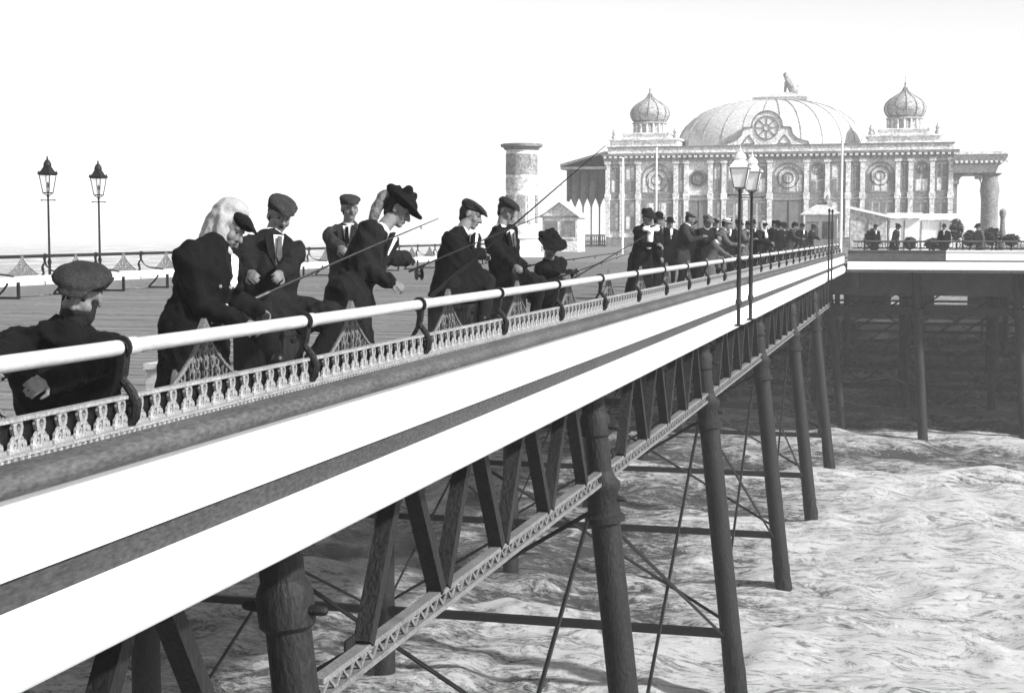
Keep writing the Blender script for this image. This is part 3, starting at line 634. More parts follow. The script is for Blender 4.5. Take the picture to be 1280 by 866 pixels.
# left veranda
vx0, vx1 = pvx(708), xl - .01; vz = pvz(206)
ve = empty('veranda', (vx0, PVY + 5, DECK), 'dark fretted veranda with slim posts on the side of the pavilion', 'veranda')
MB().rings([[(a, PVY - .6, z0), (a, PVY + 16, z0), (b_, PVY + 16, z1), (b_, PVY - .6, z1)] for a, b_, z0, z1 in ((vx0 - .5, vx1, vz, pvz(188)), (vx0 - .5, vx1, vz + .25, pvz(186)))]).build('roof', 'trim', ve)
MB().box(vx0 - .45, vx1, PVY - .55, PVY + 15.8, vz - .25, vz - .002).build('eaves_beam', 'trim', ve)
zv = pvz(249)
MB().box(vx0, vx1, PVY + .1, PVY + .22, zv + .2, vz - .26).build('fret_screen', 'darktrim', ve)
for k in range(5): MB().box(vx0 + .42 + k * .85, vx0 + .5 + k * .85, PVY + .0, PVY + .098, zv + .1, vz - .27).build('screen_rib', 'iron', ve)
sc = MB(); nn_ = 5; wv = (vx1 - vx0) / nn_
for k in range(nn_):
    for s in (0, 1):
        x0 = vx0 + k * wv + (0 if s == 0 else wv); d = 1 if s == 0 else -1
        sc.prism([(0, .2), (d * wv * .5, .2), (d * wv * .32, -.1), (d * wv * .14, -.45), (0, -1.0)], (x0, PVY + .16, zv), (1, 0, 0), (0, 0, 1), (0, 1, 0), .1)
sc.build('scalloped_valance', 'darktrim', ve)
for k in range(nn_ + 1): MB().tube([(vx0 + k * wv, PVY + .16, DECK), (vx0 + k * wv, PVY + .16, zv - .4)], .07, 8).build('post', 'darktrim', ve)
MB().box(vx0 - .1, vx1, PVY + .05, PVY + .2, DECK + 1.0, DECK + 1.15).box(vx0 - .1, vx1, PVY + .05, PVY + .2, DECK + .1, DECK + .2).build('balustrade_rail', 'darktrim', ve)
for k in range(20): MB().lathe([(.04, 0), (.1, .25), (.05, .6), (.08, .78)], (vx0 + (k + .5) * (vx1 - vx0) / 20, PVY + .12, DECK + .2), 6).build('baluster', 'darktrim', ve)
# right portico
po = empty('portico', (pvx(1235), PVY, DECK), 'heavy grey portico with bulging pier and square archway beside the pavilion', 'portico')
rx0, rx1 = xr_ + .01, pvx(1257)
MB().rings([[(rx0, PVY - .5, z), (rx1 + e, PVY - .5, z), (rx1 + e, PVY + 8, z), (rx0, PVY + 8, z)] for e, z in ((-.9, pvz(219)), (-.6, pvz(208)), (-.1, pvz(204)), (.1, pvz(199)), (.1, pvz(196.5)))]).build('entablature', 'trim', po)
pc = (pvx(1237), PVY + .3)
MB().lathe([(.95, DECK), (.95, DECK + .9), (.75, DECK + 1.0), (.72, pvz(255)), (.76, pvz(247)), (.84, pvz(240)), (.76, pvz(232)), (.66, pvz(228)), (.66, pvz(223)), (1.05, pvz(219.3))], (pc[0], pc[1], 0), 12).build('pier', 'trim', po, smooth=True)
for (ax_, bx_, y0, y1) in ((rx0, rx0 + .5, 219, 232), (pc[0] - 1.3, pc[0] - .7, 219, 226)): MB().box(ax_, bx_, PVY - .2, PVY + .6, pvz(y1), pvz(y0) - .01).build('corbel', 'trim', po)
ap = [(0, 0)] + [(1.1 * (1 - math.cos(t)), -1.3 * math.cos(t) * 0 - 1.3 * (1 - math.sin(t))) for t in np.linspace(0, PI / 2, 8)]
for ox, sg in ((rx0 + .35, 1), (pc[0] - .75, -1)):
    MB().prism([(sg * 0, 0), (sg * 1.0, 0)] + [(sg * (1.0 - 1.0 * math.sin(t)), -1.2 * (1 - math.cos(t))) for t in np.linspace(.1, PI / 2, 7)], (ox, PVY + .2, pvz(219) - .01), (1, 0, 0), (0, 0, 1), (0, 1, 0), .5).build('spandrel', 'trim', po)
for k in range(11): MB().box(rx0 + .15 + k * .42, rx0 + .36 + k * .42, PVY - .6, PVY - .502, pvz(207), pvz(204)).build('frieze_block', 'wall', po)
MB().box(rx0, rx1 + .05, PVY - .45, PVY + 7.9, pvz(196.4), pvz(193)).build('blocking_course', 'wall', po)
MB().box(rx0, rx0 + .35, PVY + .0, PVY + 1, DECK, pvz(232.2)).build('half_pier', 'trim', po)

# ================================================================ THINGS ON THE PIER HEAD
# round advertising column
p = onZ(652, 321, DECK); cx, cy = p.x, p.y; d = 1.0
ac = empty('poster_column', (cx, cy, DECK), 'tall round poster column with flat moulded cap standing on the pier head', 'column')
zc = lambda y: onY(652, y, cy).z
MB().lathe([(1.25, DECK), (1.25, DECK + .25), (1.1, DECK + .3), (1.1, zc(299)), (1.2, zc(298)), (1.2, zc(295)), (.95, zc(294))], (cx, cy, 0), 24).build('base', 'hut', ac, smooth=True)
MB().lathe([(.88, zc(294)), (.88, zc(188))], (cx, cy, 0), 28).build('drum', 'wall', ac, smooth=True)
for y0, y1, m_ in ((193, 219, 'poster'), (222, 238, 'wall2')): MB().lathe([(.9, zc(y1)), (.9, zc(y0))], (cx, cy, 0), 28).build('poster_band', m_, ac, smooth=True)
tc_ = (V((0, 0, 0)) - V((cx, cy, 0))).normalized(); t0 = math.atan2(tc_.y, tc_.x)
for k in range(-2, 3):
    t = t0 + k * .62; rr = []
    for aa in np.linspace(t - .25, t + .25, 5): rr.append([(cx + r * math.cos(aa), cy + r * math.sin(aa), z) for r, z in ((.885, zc(279)), (.92, zc(279)), (.92, zc(244)), (.885, zc(244)))])
    MB().rings(rr).build('poster', ['poster', 'wall2'][k % 2], ac)
MB().lathe([(.9, zc(188)), (1.0, zc(187)), (1.02, zc(185)), (1.17, zc(184)), (1.2, zc(181)), (1.1, zc(180))], (cx, cy, 0), 28).build('cap', 'trim', ac, smooth=True)
def hut(name, label, cat, x0, x1, ybase_d, ytop, yeave, roof='lean', depth=2.5, wallm='hut', roofm='white', group=None, boards=False):
    Y = ybase_d; a = onY(x0, 300, Y).x; b_ = onY(x1, 300, Y).x; zt, ze = onY((x0 + x1) / 2, ytop, Y).z, onY((x0 + x1) / 2, yeave, Y).z
    t = empty(name, ((a + b_) / 2, Y, DECK), label, cat, group)
    if roof == 'lean':
        MB().rings([[(a, yy, DECK), (b_, yy, DECK), (b_, yy, ze - .06), (a, yy, zt - .06)] for yy in (Y, Y + depth)]).build('wall', wallm, t)
        MB().rings([[(a - .15, yy, zt - .055), (b_ + .2, yy, ze - .075), (b_ + .2, yy, ze + .06), (a - .15, yy, zt + .08)] for yy in (Y - .2, Y + depth + .2)]).build('roof', roofm, t)
    elif roof == 'flat':
        MB().box(a, b_, Y, Y + depth, DECK, ze - .03).build('wall', wallm, t)
        MB().rings([[(a - .15, Y - .25, ze), (b_ + .15, Y - .25, ze), (b_ + .15, Y + depth, zt), (a - .15, Y + depth, zt)], [(a - .15, Y - .25, ze + .1), (b_ + .15, Y - .25, ze + .1), (b_ + .15, Y + depth, zt + .1), (a - .15, Y + depth, zt + .1)]]).build('roof', roofm, t)
    elif roof == 'gable':
        m = (a + b_) / 2; MB().rings([[(a, yy, DECK), (b_, yy, DECK), (b_, yy, ze), (m, yy, zt - .05), (a, yy, ze)] for yy in (Y, Y + depth)]).build('wall', wallm, t)
        for s, e in ((-1, a - .2), (1, b_ + .2)): MB().rings([[(m, yy, zt), (e, yy, ze - .12), (e, yy, ze - .04), (m, yy, zt + .09)] for yy in (Y - .3, Y + depth + .1)]).build('roof_slope', roofm, t)
        MB().box(a - .1, b_ + .1, Y - .12, Y - .005, ze - .12, ze).build('tie_board', 'trim', t)
    elif roof == 'hip':
        MB().box(a, b_, Y, Y + depth, DECK, ze - .03).build('wall', wallm, t); m = (a + b_) / 2; h = (b_ - a) / 2
        MB().rings([[(m + sx * q, Y + depth / 2 + sy * q2, z) for sx, sy in ((-1, -1), (1, -1), (1, 1), (-1, 1))] for q, q2, z in ((h + .25, depth / 2 + .25, ze), (h + .25, depth / 2 + .25, ze + .06), (h * .35, depth * .2, zt), )]).build('roof', roofm, t)
        MB().lathe([(.25, zt - .1), (.3, zt + .15), (.12, zt + .3), (.03, zt + .55)], (m + .3, Y + depth / 2, 0), 8).build('finial', 'trim', t)
    n = max(2, int((b_ - a) / .9))
    for k in range(n):
        if boards: MB().box(a + k * (b_ - a) / n - .03, a + k * (b_ - a) / n + .03, Y - .05, Y - .003, DECK, min(ze, zt) - .1).build('batten', 'trim', t); continue
        xa = a + (k + .12) * (b_ - a) / n; xb = a + (k + .88) * (b_ - a) / n
        MB().box(xa, xb, Y - .06, Y - .003, DECK + 1.0, min(ze, zt) - .35).build('window', 'trim' if (k + int(x0)) % 3 else 'glass', t)
        MB().box(xa - .05, xb + .05, Y - .09, Y - .061, DECK + .92, DECK + 1.0).build('sill', wallm, t)
    return t
hut('kiosk', 'small white gabled kiosk beside the round poster column', 'kiosk', 678, 722, 105, 253, 270, 'gable', 2.4, 'wall', 'hut')
hut('kiosk', 'square kiosk with pale hipped roof at the end of the walkway rail', 'kiosk', 1006, 1044, 84, 256, 269, 'hip', 2.0, 'hut', 'dome')
hut('shed', 'shed with grey front and steep white lean-to roof next to the hipped kiosk', 'shed', 1062, 1108, 82, 259, 271, 'lean', 3.0, 'wall2', 'white', boards=True)
hut('shed', 'low white shed between the lean-to shed and the long grey shed', 'shed', 1111, 1149, 83, 268, 273, 'flat', 2.5, 'white', 'white', boards=True)
hut('shed', 'long low grey shed with pale roof next to the shrubs', 'shed', 1151, 1199, 84, 269, 275, 'flat', 2.5, 'hut', 'white', boards=True)
for x, yb, yt, Y, lab in ((820, 300, 188, 95, 'slim white flagpole in front of the pavilion window'), (778, 300, 200, 96, 'slim white flagpole near the pavilion corner'), (1051, 305, 178, 78, 'tall white flagpole between the hipped kiosk and the lean-to shed')):
    a = onY(x, 295, Y); t = onY(x, yt, Y).z; fp = empty('flagpole', (a.x, Y, DECK), lab, 'flagpole')
    MB().tube([(a.x, Y, DECK), (a.x, Y, t)], [.07, .05], 8).build('pole', 'white', fp); MB().ell((a.x, Y, t + .08), .09, .09, .09, n=8, m=6).build('ball', 'white', fp)
# railing along the front of the head
hr = empty('pier_head_railing', (10, YEND, DECK), 'dark balustrade along the front edge of the pier head', 'railing')
MB().tube([(-3.1, YEND + .1, -.42), (26, YEND + .1, -.42)], .04, 8).build('rail', 'mould', hr)
MB().tube([(-3.1, YEND + .1, -.72), (26, YEND + .1, -.72)], .03, 8).build('rail', 'iron', hr)
pm = MB().lathe([(.05, -.8), (.035, -.7), (.04, -.45), (.06, -.4), (.02, -.3)], (0, 0, 0), 8).mesh('post', 'iron'); bl = MB().torus((0, 0, -.57), (1, 0, 0), (0, 0, 1), .1, .02, 10, 4, ry=.13).mesh('ring', 'iron')
for k in range(20): inst('post', pm, hr, (-2.6 + k * 1.4, YEND + .1, 0))
for k in range(60): inst('ring', bl, hr, (-2.8 + k * .3, YEND + .1, 0))
# shrubs in tubs
def shrub(x, y, Y, wpx, hpx, label):
    p = onY(x, y, Y); t = empty('potted_shrub', (p.x, Y, DECK), label, 'shrub', 'shrubs along the pier head'); sc_ = FPX / Y; wd, ht = wpx / sc_, hpx / sc_
    zb_ = p.z - ht / 2
    MB().lathe([(.25, DECK), (.33, DECK + .45), (.36, DECK + .47), (.36, DECK + .52)], (p.x, Y, 0), 12).build('tub', 'trim', t)
    MB().tube([(p.x, Y, DECK + .5), (p.x + .05, Y, zb_ + ht * .3), (p.x, Y, zb_ + ht * .7)], [.05, .04, .015], 6).build('stem', 'iron', t)
    lf = MB()
    for _ in range(700):
        while True:
            q = V((random.uniform(-1, 1), random.uniform(-1, 1), random.uniform(-1, 1)))
            if .25 < q.length < 1: break
        q = V((p.x + q.x * wd / 2 * random.uniform(.7, 1.1), Y + q.y * wd / 2, zb_ + ht / 2 + q.z * ht / 2)); a = V((random.gauss(0, 1), random.gauss(0, 1), random.gauss(0, 1))).normalized(); S, U, D = frame_of(a); k = random.uniform(.05, .11)
        lf.add([q - S * k, q + U * k * .45, q + S * k, q - U * k * .45], [(0, 1, 2, 3)])
    lf.build('foliage', 'leaf', t, kind='stuff')
for a in ((1090, 297, 74, 18, 22, 'dark rounded shrub in a tub before the lean-to shed'), (1137, 304, 74, 16, 16, 'dark low shrub in a tub before the white shed'), (1196, 288, 80, 17, 28, 'tall dark shrub in a tub at the end of the grey shed'), (1166, 305, 74, 22, 14, 'low spreading shrub in a tub before the grey shed'), (1212, 298, 76, 16, 20, 'bushy shrub in a tub between the tall shrub and the portico pier'), (1240, 296, 76, 26, 22, 'broad shrub in a tub before the portico pier'), (1264, 300, 76, 20, 14, 'small shrub in a tub beside the urn pedestal')): shrub(*a)
p = onY(1253, 290, 90); ur = empty('urn_pedestal', (p.x, 90, DECK), 'tall slender urn on a stone pedestal beside the portico', 'pedestal')
MB().lathe([(.45, DECK), (.45, DECK + .2), (.3, DECK + .35), (.28, DECK + 1.0), (.4, DECK + 1.1)], (p.x, 90, 0), 10).build('pedestal', 'trim', ur); MB().lathe([(.12, DECK + 1.1), (.2, DECK + 1.3), (.15, DECK + 1.6), (.13, DECK + 2.2), (.2, DECK + 2.4), (.18, DECK + 2.6), (.05, DECK + 2.7)], (p.x, 90, 0), 10).build('urn', 'trim', ur, smooth=True)

# ================================================================ PEOPLE
def remesh(mb, name, m, parent, voxel, smooth=3, fold=0.0, fscale=5.0, seed=0, extra=None):
    me = mb.mesh(name, m, ORG[parent]); o = bpy.data.objects.new(name, me); col.objects.link(o)
    r = o.modifiers.new('r', 'REMESH'); r.mode = 'VOXEL'; r.voxel_size = voxel; r.use_smooth_shade = True
    if smooth: s = o.modifiers.new('s', 'SMOOTH'); s.iterations = smooth; s.factor = .5
    dg = bpy.context.evaluated_depsgraph_get(); me2 = bpy.data.meshes.new_from_object(o.evaluated_get(dg))
    bpy.data.objects.remove(o); bpy.data.meshes.remove(me)
    if fold:
        n = len(me2.vertices); co = np.empty(n * 3, np.float32); no = np.empty(n * 3, np.float32)
        me2.vertices.foreach_get('co', co); me2.vertices.foreach_get('normal', no); co = co.reshape(-1, 3); no = no.reshape(-1, 3)
        d = np.array([.7 * mnoise.noise((p[0] * fscale + seed, p[1] * fscale, p[2] * fscale * .5)) + .9 * (.5 - abs(mnoise.noise((p[0] * fscale * 1.5 + p[2] * 3, p[1] * fscale * 1.5 + seed, p[2] * fscale * .9 + p[0] * 4)))*2.2) + .35 * mnoise.noise((p[0] * fscale * 3.5, p[1] * fscale * 3.5, p[2] * fscale * 3.5 + seed)) for p in co], np.float32)
        co += no * (d * fold)[:, None]; me2.vertices.foreach_set('co', co.ravel()); me2.update()
    me2.polygons.foreach_set('use_smooth', [True] * len(me2.polygons))
    me2.materials.clear(); me2.materials.append(M[m]); me2.name = name
    o = bpy.data.objects.new(name, me2); o.parent = parent; ORG[o] = ORG[parent]; col.objects.link(o); return o
def ik(a, b, l1, l2, hint):
    d = b - a; L = min(max(d.length, abs(l1 - l2) + .02), l1 + l2 - .004); D = d.normalized(); b2 = a + D * L
    x = (l1 * l1 - l2 * l2 + L * L) / (2 * L); h = math.sqrt(max(l1 * l1 - x * x, 0)); H = V(hint) - D * V(hint).dot(D)
    H = H.normalized() if H.length > 1e-4 else frame_of(D)[0]
    return a + D * x + H * h, b2
def hand(m, wrist, d, nrm, side, curl=1.0, s=1.0):
    # palm with four unequal fingers that bend at the knuckles and a thumb from the side of the palm
    d = V(d).normalized(); nrm = (V(nrm) - d * V(nrm).dot(d)).normalized(); ac = nrm.cross(d) * side
    pc_ = wrist + d * .05 * s; m.ell(pc_, .042 * s, .05 * s, .019 * s, (ac, d, nrm), 10, 7); m.cap(wrist - d * .03, wrist + d * .03 * s, .026 * s, .03 * s, 8)
    for k, (o, L) in enumerate(((-.034, .072), (-.0115, .082), (.0115, .077), (.034, .062))):
        p = wrist + d * (.088 - abs(o) * .25) * s + ac * o * s; e = d; a = 0
        for seg, fr in enumerate((.45, .32, .25)):
            a += curl * (.55, .8, .6)[seg]; e = d * math.cos(a) + nrm * math.sin(a); q = p + e * L * fr * s; m.cap(p, q, .0092 * s, .008 * s, 7); p = q
    p = wrist + d * .03 * s - ac * .034 * s
    e = (d * .6 - ac * .75 + nrm * .35).normalized(); q = p + e * .038 * s; m.cap(p, q, .0125 * s, .0115 * s, 7); e2 = (d * .75 + nrm * (.5 + .5 * curl) + ac * .1).normalized(); m.cap(q, q + e2 * .034 * s, .0112 * s, .009 * s, 7)
def person(label, cat_group, pelvis, chest, headp, face, across, hl, hr_, kl=None, kr=None, fl=None, fr_=None, coat='black', legs='dark', skirt=None, hat='cap', hatm='tweed', hairm='hair', collar='linen', beard=None,
           s=1.0, vox=1.0, seed=0, coatlen=.25, knee_hint=None, elbow_l=None, elbow_r=None, buttons=False, shirt=True, curl=1.0, woman=False, lap=True, tie=None, seat=False, bulk=1.2):
    pelvis, chest, headp, face = V(pelvis), V(chest), V(headp), V(face).normalized()
    A = V(across).normalized(); sp = (chest - pelvis); U = sp.normalized(); A = (A - U * A.dot(U)).normalized(); Fw = U.cross(A)   # A: person's right -> left is -A ; forward
    if Fw.dot(face) < 0: Fw = -Fw
    lowz = min([q.z for q in (fl, fr_, pelvis) if q is not None]); t = empty('person', (pelvis.x, pelvis.y, lowz), label, 'person', cat_group)
    sw = (.165 if woman else .185) * s
    shl, shr = chest - A * sw - U * .02, chest + A * sw - U * .02        # 'l' = -A side
    hpl, hpr = pelvis - A * .09 * s, pelvis + A * .09 * s
    hu = V((0, 0, 1)) * 1.0 + (headp - chest).normalized() * .6; hu = (hu - face * hu.dot(face)).normalized(); hx = face.cross(hu)
    el, wl = ik(shl, V(hl), .29 * s, .255 * s, elbow_l or (-Fw * .5 - V((0, 0, 1)) - A * .4)); er, wr = ik(shr, V(hr_), .29 * s, .255 * s, elbow_r or (-Fw * .5 - V((0, 0, 1)) + A * .4))
    # ---- body: one surface with head, hands, limbs
    b = MB(); hs = s * (.98 if woman else 1.0)
    H = lambda r, f_, u: headp + hx * (r * hs) + face * (f_ * hs) + hu * (u * hs)
    axh = (hx, face, hu)
    b.ell(H(0, -.012, .035), .076 * hs, .098 * hs, .088 * hs, axh, 16, 12); b.ell(H(0, .022, -.045), .058 * hs, .068 * hs, .07 * hs, axh, 14, 10)
    b.ell(H(0, .062, -.092), .03 * hs, .026 * hs, .024 * hs, axh, 10, 8)                                  # chin
    b.cap(H(0, .088, .018), H(0, .112, -.028), .010 * hs, .0155 * hs, 8); b.cap(H(-.012, .094, -.032), H(.012, .094, -.032), .009 * hs, .009 * hs, 6)   # nose
    b.cap(H(-.04, .07, .028), H(.04, .07, .028), .0185 * hs, .0185 * hs, 8).ell(H(0, .05, -.02), .06 * hs, .04 * hs, .06 * hs, axh)                              # brow
    for q in (-1, 1):
        b.ell(H(q * .04, .058, -.03), .026 * hs, .026 * hs, .03 * hs, axh, 8, 6)                           # cheek
        b.ell(H(q * .079, -.008, -.008), .009 * hs, .021 * hs, .033 * hs, axh, 8, 6)                          # ear
    b.cap(H(-.02, .083, -.064), H(.02, .083, -.064), .0095 * hs, .0095 * hs, 6)
    nk = chest + U * .03; b.cap(nk, headp - hu * .06 - face * .015, .06 * s, .054 * s, 12)
    b.cap(pelvis, pelvis + sp * .8, .09 * s, .09 * s); b.cap(pelvis + sp * .8, nk, .06 * s, .05 * s)
    for q, h, sh_, e, w_ in ((-1, hpl, shl, el, wl), (1, hpr, shr, er, wr)):
        b.cap(chest - U * .03, sh_, .035, .035, 8); b.cap(sh_, e, .045, .036, 8); b.cap(e, w_, .036, .026, 8)
        dd = (w_ - e).normalized(); palm_in = (V((0, 0, -1)) * .5 + A * (-q) * .6); hand(b, w_ + dd * .012, (dd + Fw * .15), palm_in, q, curl, .9 if woman else .96)
    legj = []
    for q, h, kq, fq in ((-1, hpl, kl, fl), (1, hpr, kr, fr_)):
        if fq is None: fq = h + V((0, 0, -.86 * s)) 
        hint = knee_hint or Fw
        lg_ = .435 * s if seat else min(.435 * s, (V(fq) + V((0, 0, .08)) - h).length / 2 + .006)
        k_, a_ = ik(h, V(fq) + V((0, 0, .08)), lg_, lg_, (V(kq) - h) if kq is not None else hint); legj.append((h, k_, a_))
        b.cap(h, k_, .06, .05, 8); b.cap(k_, a_, .05, .035, 8); b.cap(a_, a_ + Fw * .1 - V((0, 0, .04)), .03, .03, 8)
    remesh(b, 'body', 'skin', t, .0075 * vox, 2)
    # ---- face: eyes, mouth, hair
    for q in (-1, 1):
        MB().ell(H(q * .031, .078, .004), .0115 * hs, .008 * hs, .0062 * hs, axh, 8, 6).build('eye', 'hair', t)
    if beard:
        bd = MB().ell(H(0, .045, -.085), .062 * hs, .06 * hs, .055 * hs, axh).ell(H(0, .088, -.05), .04 * hs, .018 * hs, .014 * hs, axh)
        for q in (-1, 1): bd.cap(H(q * .062, .022, -.015), H(q * .05, .045, -.08), .02, .03, 8).ell(H(q * .04, .06, -.06), .03, .03, .035, axh)
        remesh(bd, 'beard', beard, t, .009 * vox, 1, .004, 40, seed)
    else: MB().ell(H(0, .089, -.058), .024 * hs, .007 * hs, .0075 * hs, axh, 8, 6).build('moustache' if not woman else 'lips', 'hair' if not woman else 'grey', t)
    hb_ = MB().ell(H(0, -.026, .034), .08 * hs, .09 * hs, .088 * hs, axh, 14, 10).ell(H(0, -.055, -.03), .062 * hs, .045 * hs, .055 * hs, axh)
    if woman: hb_.ell(H(0, -.1, .02), .055 * hs, .05 * hs, .05 * hs, axh).ell(H(0, .03, .075), .07 * hs, .05 * hs, .035 * hs, axh)
    remesh(hb_, 'hair', hairm, t, .011 * vox, 1, .004, 30, seed)
    # ---- clothes
    c = MB(); wd = .9 if woman else 1.0
    secs = []
    for f_, ra, rb, off in ((-.10, .185, .15, 0), (.05, .175, .135, .0), (.3, .158 * wd, .125, .005), (.55, .175 * wd, .135, .012), (.8, .19 * wd, .13, .01), (.97, .175 * wd, .105, -.005), (1.07, .11, .085, -.005), (1.14, .07, .07, .0)):
        secs.append((pelvis + sp * f_ + Fw * off, A, ra * s * (bulk if f_ < 1 else 1.1), Fw, rb * s * (bulk if f_ < 1 else 1.15)))
    c.eltube(secs)
    for q, sh_, e, w_ in ((-1, shl, el, wl), (1, shr, er, wr)):
        puff = (.085 if woman else .073) * (.45 + .55 * bulk); c.cap(chest + U * .05, sh_ + U * .0, .075 * s, .06 * s)
        c.ell(sh_ - U * .01, puff * s, puff * s, puff * s); c.cap(sh_ - U * .015, e, puff * s, .064 * s); c.cap(e, w_ - (w_ - e).normalized() * .01, .064 * s, .052 * s); c.cap(w_ - (w_ - e).normalized() * .06, w_ - (w_ - e).normalized() * .015, .058 * s, .06 * s)
    seated = seat
    if seated and lap:
        for h, k_, a_ in legj: c.cap(h, h.lerp(k_, .75), .14 * s, .118 * s)
        c.eltube([(pelvis + U * .14, A, .2 * s, Fw, .17 * s), (pelvis - U * .0, A, .23 * s, Fw, .2 * s), (pelvis - U * .1, A, .25 * s, Fw, .21 * s)])
    elif coatlen:
        dn = V((0, 0, -1)); k_ = s * bulk; c.eltube([(pelvis + U * .12, A, .165 * k_, Fw, .13 * k_), (pelvis, A, .185 * k_, Fw, .155 * k_), (pelvis + dn * coatlen * .5, A, .2 * k_, Fw, .18 * k_), (pelvis + dn * coatlen, A, .22 * k_, Fw, .2 * k_)])
    co_ = remesh(c, 'coat', coat, t, .0165 * vox, 1, .019 * s, 7.0, seed)
    # lapels and shirt front
    if shirt:
        ch = chest + U * .05; fr2 = Fw * .128 * s
        poly = [(-.05, .07), (.05, .07), (.012, -.17), (-.012, -.17)]
        MB().prism(poly, chest + Fw * (.12 * s * bulk - .012) - U * .01, A, U, Fw, .05).build('shirt_front', 'linen' if not woman else collar, t)
        for q in (-1, 1): MB().prism([(q * .045, .085), (q * .105, .045), (q * .085, -.06), (q * .01, -.19)], chest + Fw * (.135 * s * bulk - .008) - U * .01, A, U, Fw, .02).build('lapel', coat, t)
        if tie: MB().prism([(-.015, .05), (.015, .05), (.022, -.1), (0, -.14), (-.022, -.1)], chest + Fw * (.14 * s * bulk + .012), A, U, Fw, .012).build('tie', tie, t)
    if collar:
        ca = (headp - hu * .06 - nk).normalized(); S_, U_, D_ = frame_of(ca); cc = nk + ca * .045
        MB().lathe([(.066 * s, -.025), (.072 * s, -.02), (.068 * s, .025), (.062 * s, .025)], cc, 16, ca).build('collar', collar, t, smooth=True)
    if buttons:
        for k in range(3):
            for q in (-1, 1): MB().ell(chest + Fw * .145 * s * bulk + A * (q * .045) - U * (.16 + k * .11), .012, .012, .012, n=8, m=6).build('button', 'orn', t)
    if skirt:
        k = MB(); dn = V((0, 0, -1)); fz = lowz + .04
        if seated:
            for h, k_, a_ in legj: k.cap(h, k_, .14 * s, .12 * s); k.cap(k_, a_, .12 * s, .17 * s)
            k.cap(legj[0][1], legj[1][1], .11, .11); k.cap(legj[0][2], legj[1][2], .17, .17); k.ell(pelvis, .21, .19, .15, (A, Fw, U))
        else:
            L = pelvis.z - fz; k.eltube([(pelvis + U * .15, A, .15 * s, Fw, .125 * s), (pelvis, A, .19, Fw, .16), (pelvis + dn * L * .4, A, .24, Fw, .22), (pelvis + dn * L * .8, A, .31, Fw, .3), (pelvis + dn * L, A, .35, Fw, .34)], 24)
        remesh(k, 'skirt', skirt, t, .022 * vox, 2, .016, 4.0, seed + 3)
    else:
        k = MB()
        for h, k_, a_ in legj: k.cap(h, k_, .098 * s, .074 * s); k.cap(k_, a_ + V((0, 0, .01)), .074 * s, .06 * s)
        k.ell(pelvis, .18 * s, .14 * s, .13 * s, (A, Fw, U)); remesh(k, 'trousers', legs, t, .018 * vox, 2, .008, 7.0, seed + 5)
    for h, k_, a_ in legj:
        bt = MB().cap(a_ + V((0, 0, .05)), a_ - V((0, 0, .03)), .05, .045, 10); ft = V((Fw.x, Fw.y, 0)).normalized(); bt.ell(a_ + ft * .06 - V((0, 0, .04)), .14, .048, .042, (ft, V((0, 0, 1)).cross(ft), V((0, 0, 1)))); remesh(bt, 'boot', 'leather', t, .015 * vox, 2)
    # ---- hats
    if hat == 'cap':
        h = MB().ell(H(0, -.01, .085), .098 * hs, .118 * hs, .052 * hs, (hx, (face * .97 + hu * -.2).normalized(), (hu * .97 + face * .2).normalized()), 18, 10).ell(H(0, .02, .098), .108 * hs, .128 * hs, .032 * hs, (hx, (face * .95 - hu * .3).normalized(), (hu * .95 + face * .3).normalized()), 18, 8)
        h.ell(H(0, .105, .062), .07 * hs, .062 * hs, .010 * hs, (hx, (face * .9 - hu * .4).normalized(), (hu * .9 + face * .4).normalized()), 14, 6); h.lathe([(.093 * hs, -.02), (.096 * hs, .025)], H(0, -.008, .06), 16, hu)
        remesh(h, 'cap', hatm, t, .011 * vox, 2, .004, 16, seed)
    elif hat == 'bigcap':      # wide soft cap that overhangs all round
        h = MB().ell(H(0, .01, .092), .128 * hs, .142 * hs, .042 * hs, (hx, (face * .97 + hu * -.22).normalized(), (hu * .97 + face * .22).normalized()), 20, 10).lathe([(.092 * hs, -.025), (.1 * hs, .03)], H(0, -.008, .06), 16, hu)
        h.ell(H(0, .115, .05), .075 * hs, .06 * hs, .011 * hs, (hx, (face * .9 - hu * .4).normalized(), (hu * .9 + face * .4).normalized()), 14, 6); remesh(h, 'cap', hatm, t, .011 * vox, 2, .004, 8, seed)
    elif hat == 'bowler':
        h = MB().lathe([(.088 * hs, .0), (.09 * hs, .05), (.08 * hs, .095), (.05 * hs, .122), (.01, .13)], H(0, -.01, .055), 18, hu).lathe([(.088 * hs, .008), (.132 * hs, .0), (.137 * hs, .014), (.128 * hs, .016), (.088 * hs, .02)], H(0, -.01, .055), 20, hu); h.build('hat', hatm, t, smooth=True)
    elif hat == 'boater':
        MB().lathe([(.088 * hs, 0), (.088 * hs, .075), (.08 * hs, .08)], H(0, -.01, .06), 20, hu).lathe([(.085 * hs, 0), (.15 * hs, 0), (.15 * hs, .008), (.085 * hs, .009)], H(0, -.01, .06), 22, hu).build('hat', hatm, t, smooth=True); MB().lathe([(.09 * hs, .004), (.09 * hs, .03)], H(0, -.01, .065), 20, hu).build('hat_band', 'black', t)
    elif hat in ('lady', 'wide'):
        hw_ = .2 if hat == 'wide' else .165; h = MB(); up = (hu * .93 + face * .25).normalized(); fwd = (face - up * face.dot(up)).normalized(); ax_ = (hx, fwd, up)
        h.ell(H(0, .0, .10), .125 * hs, .135 * hs, .07 * hs, ax_, 16, 10); h.ell(H(0, .03, .075), hw_ * hs, (hw_ + .015) * hs, .022 * hs, ax_, 22, 6)
        rr_ = random.Random(seed)
        for k in range(9): h.ell(H(rr_.uniform(-.09, .09), rr_.uniform(-.13, .06), .13 + rr_.uniform(0, .05)), .04, .045, .035)
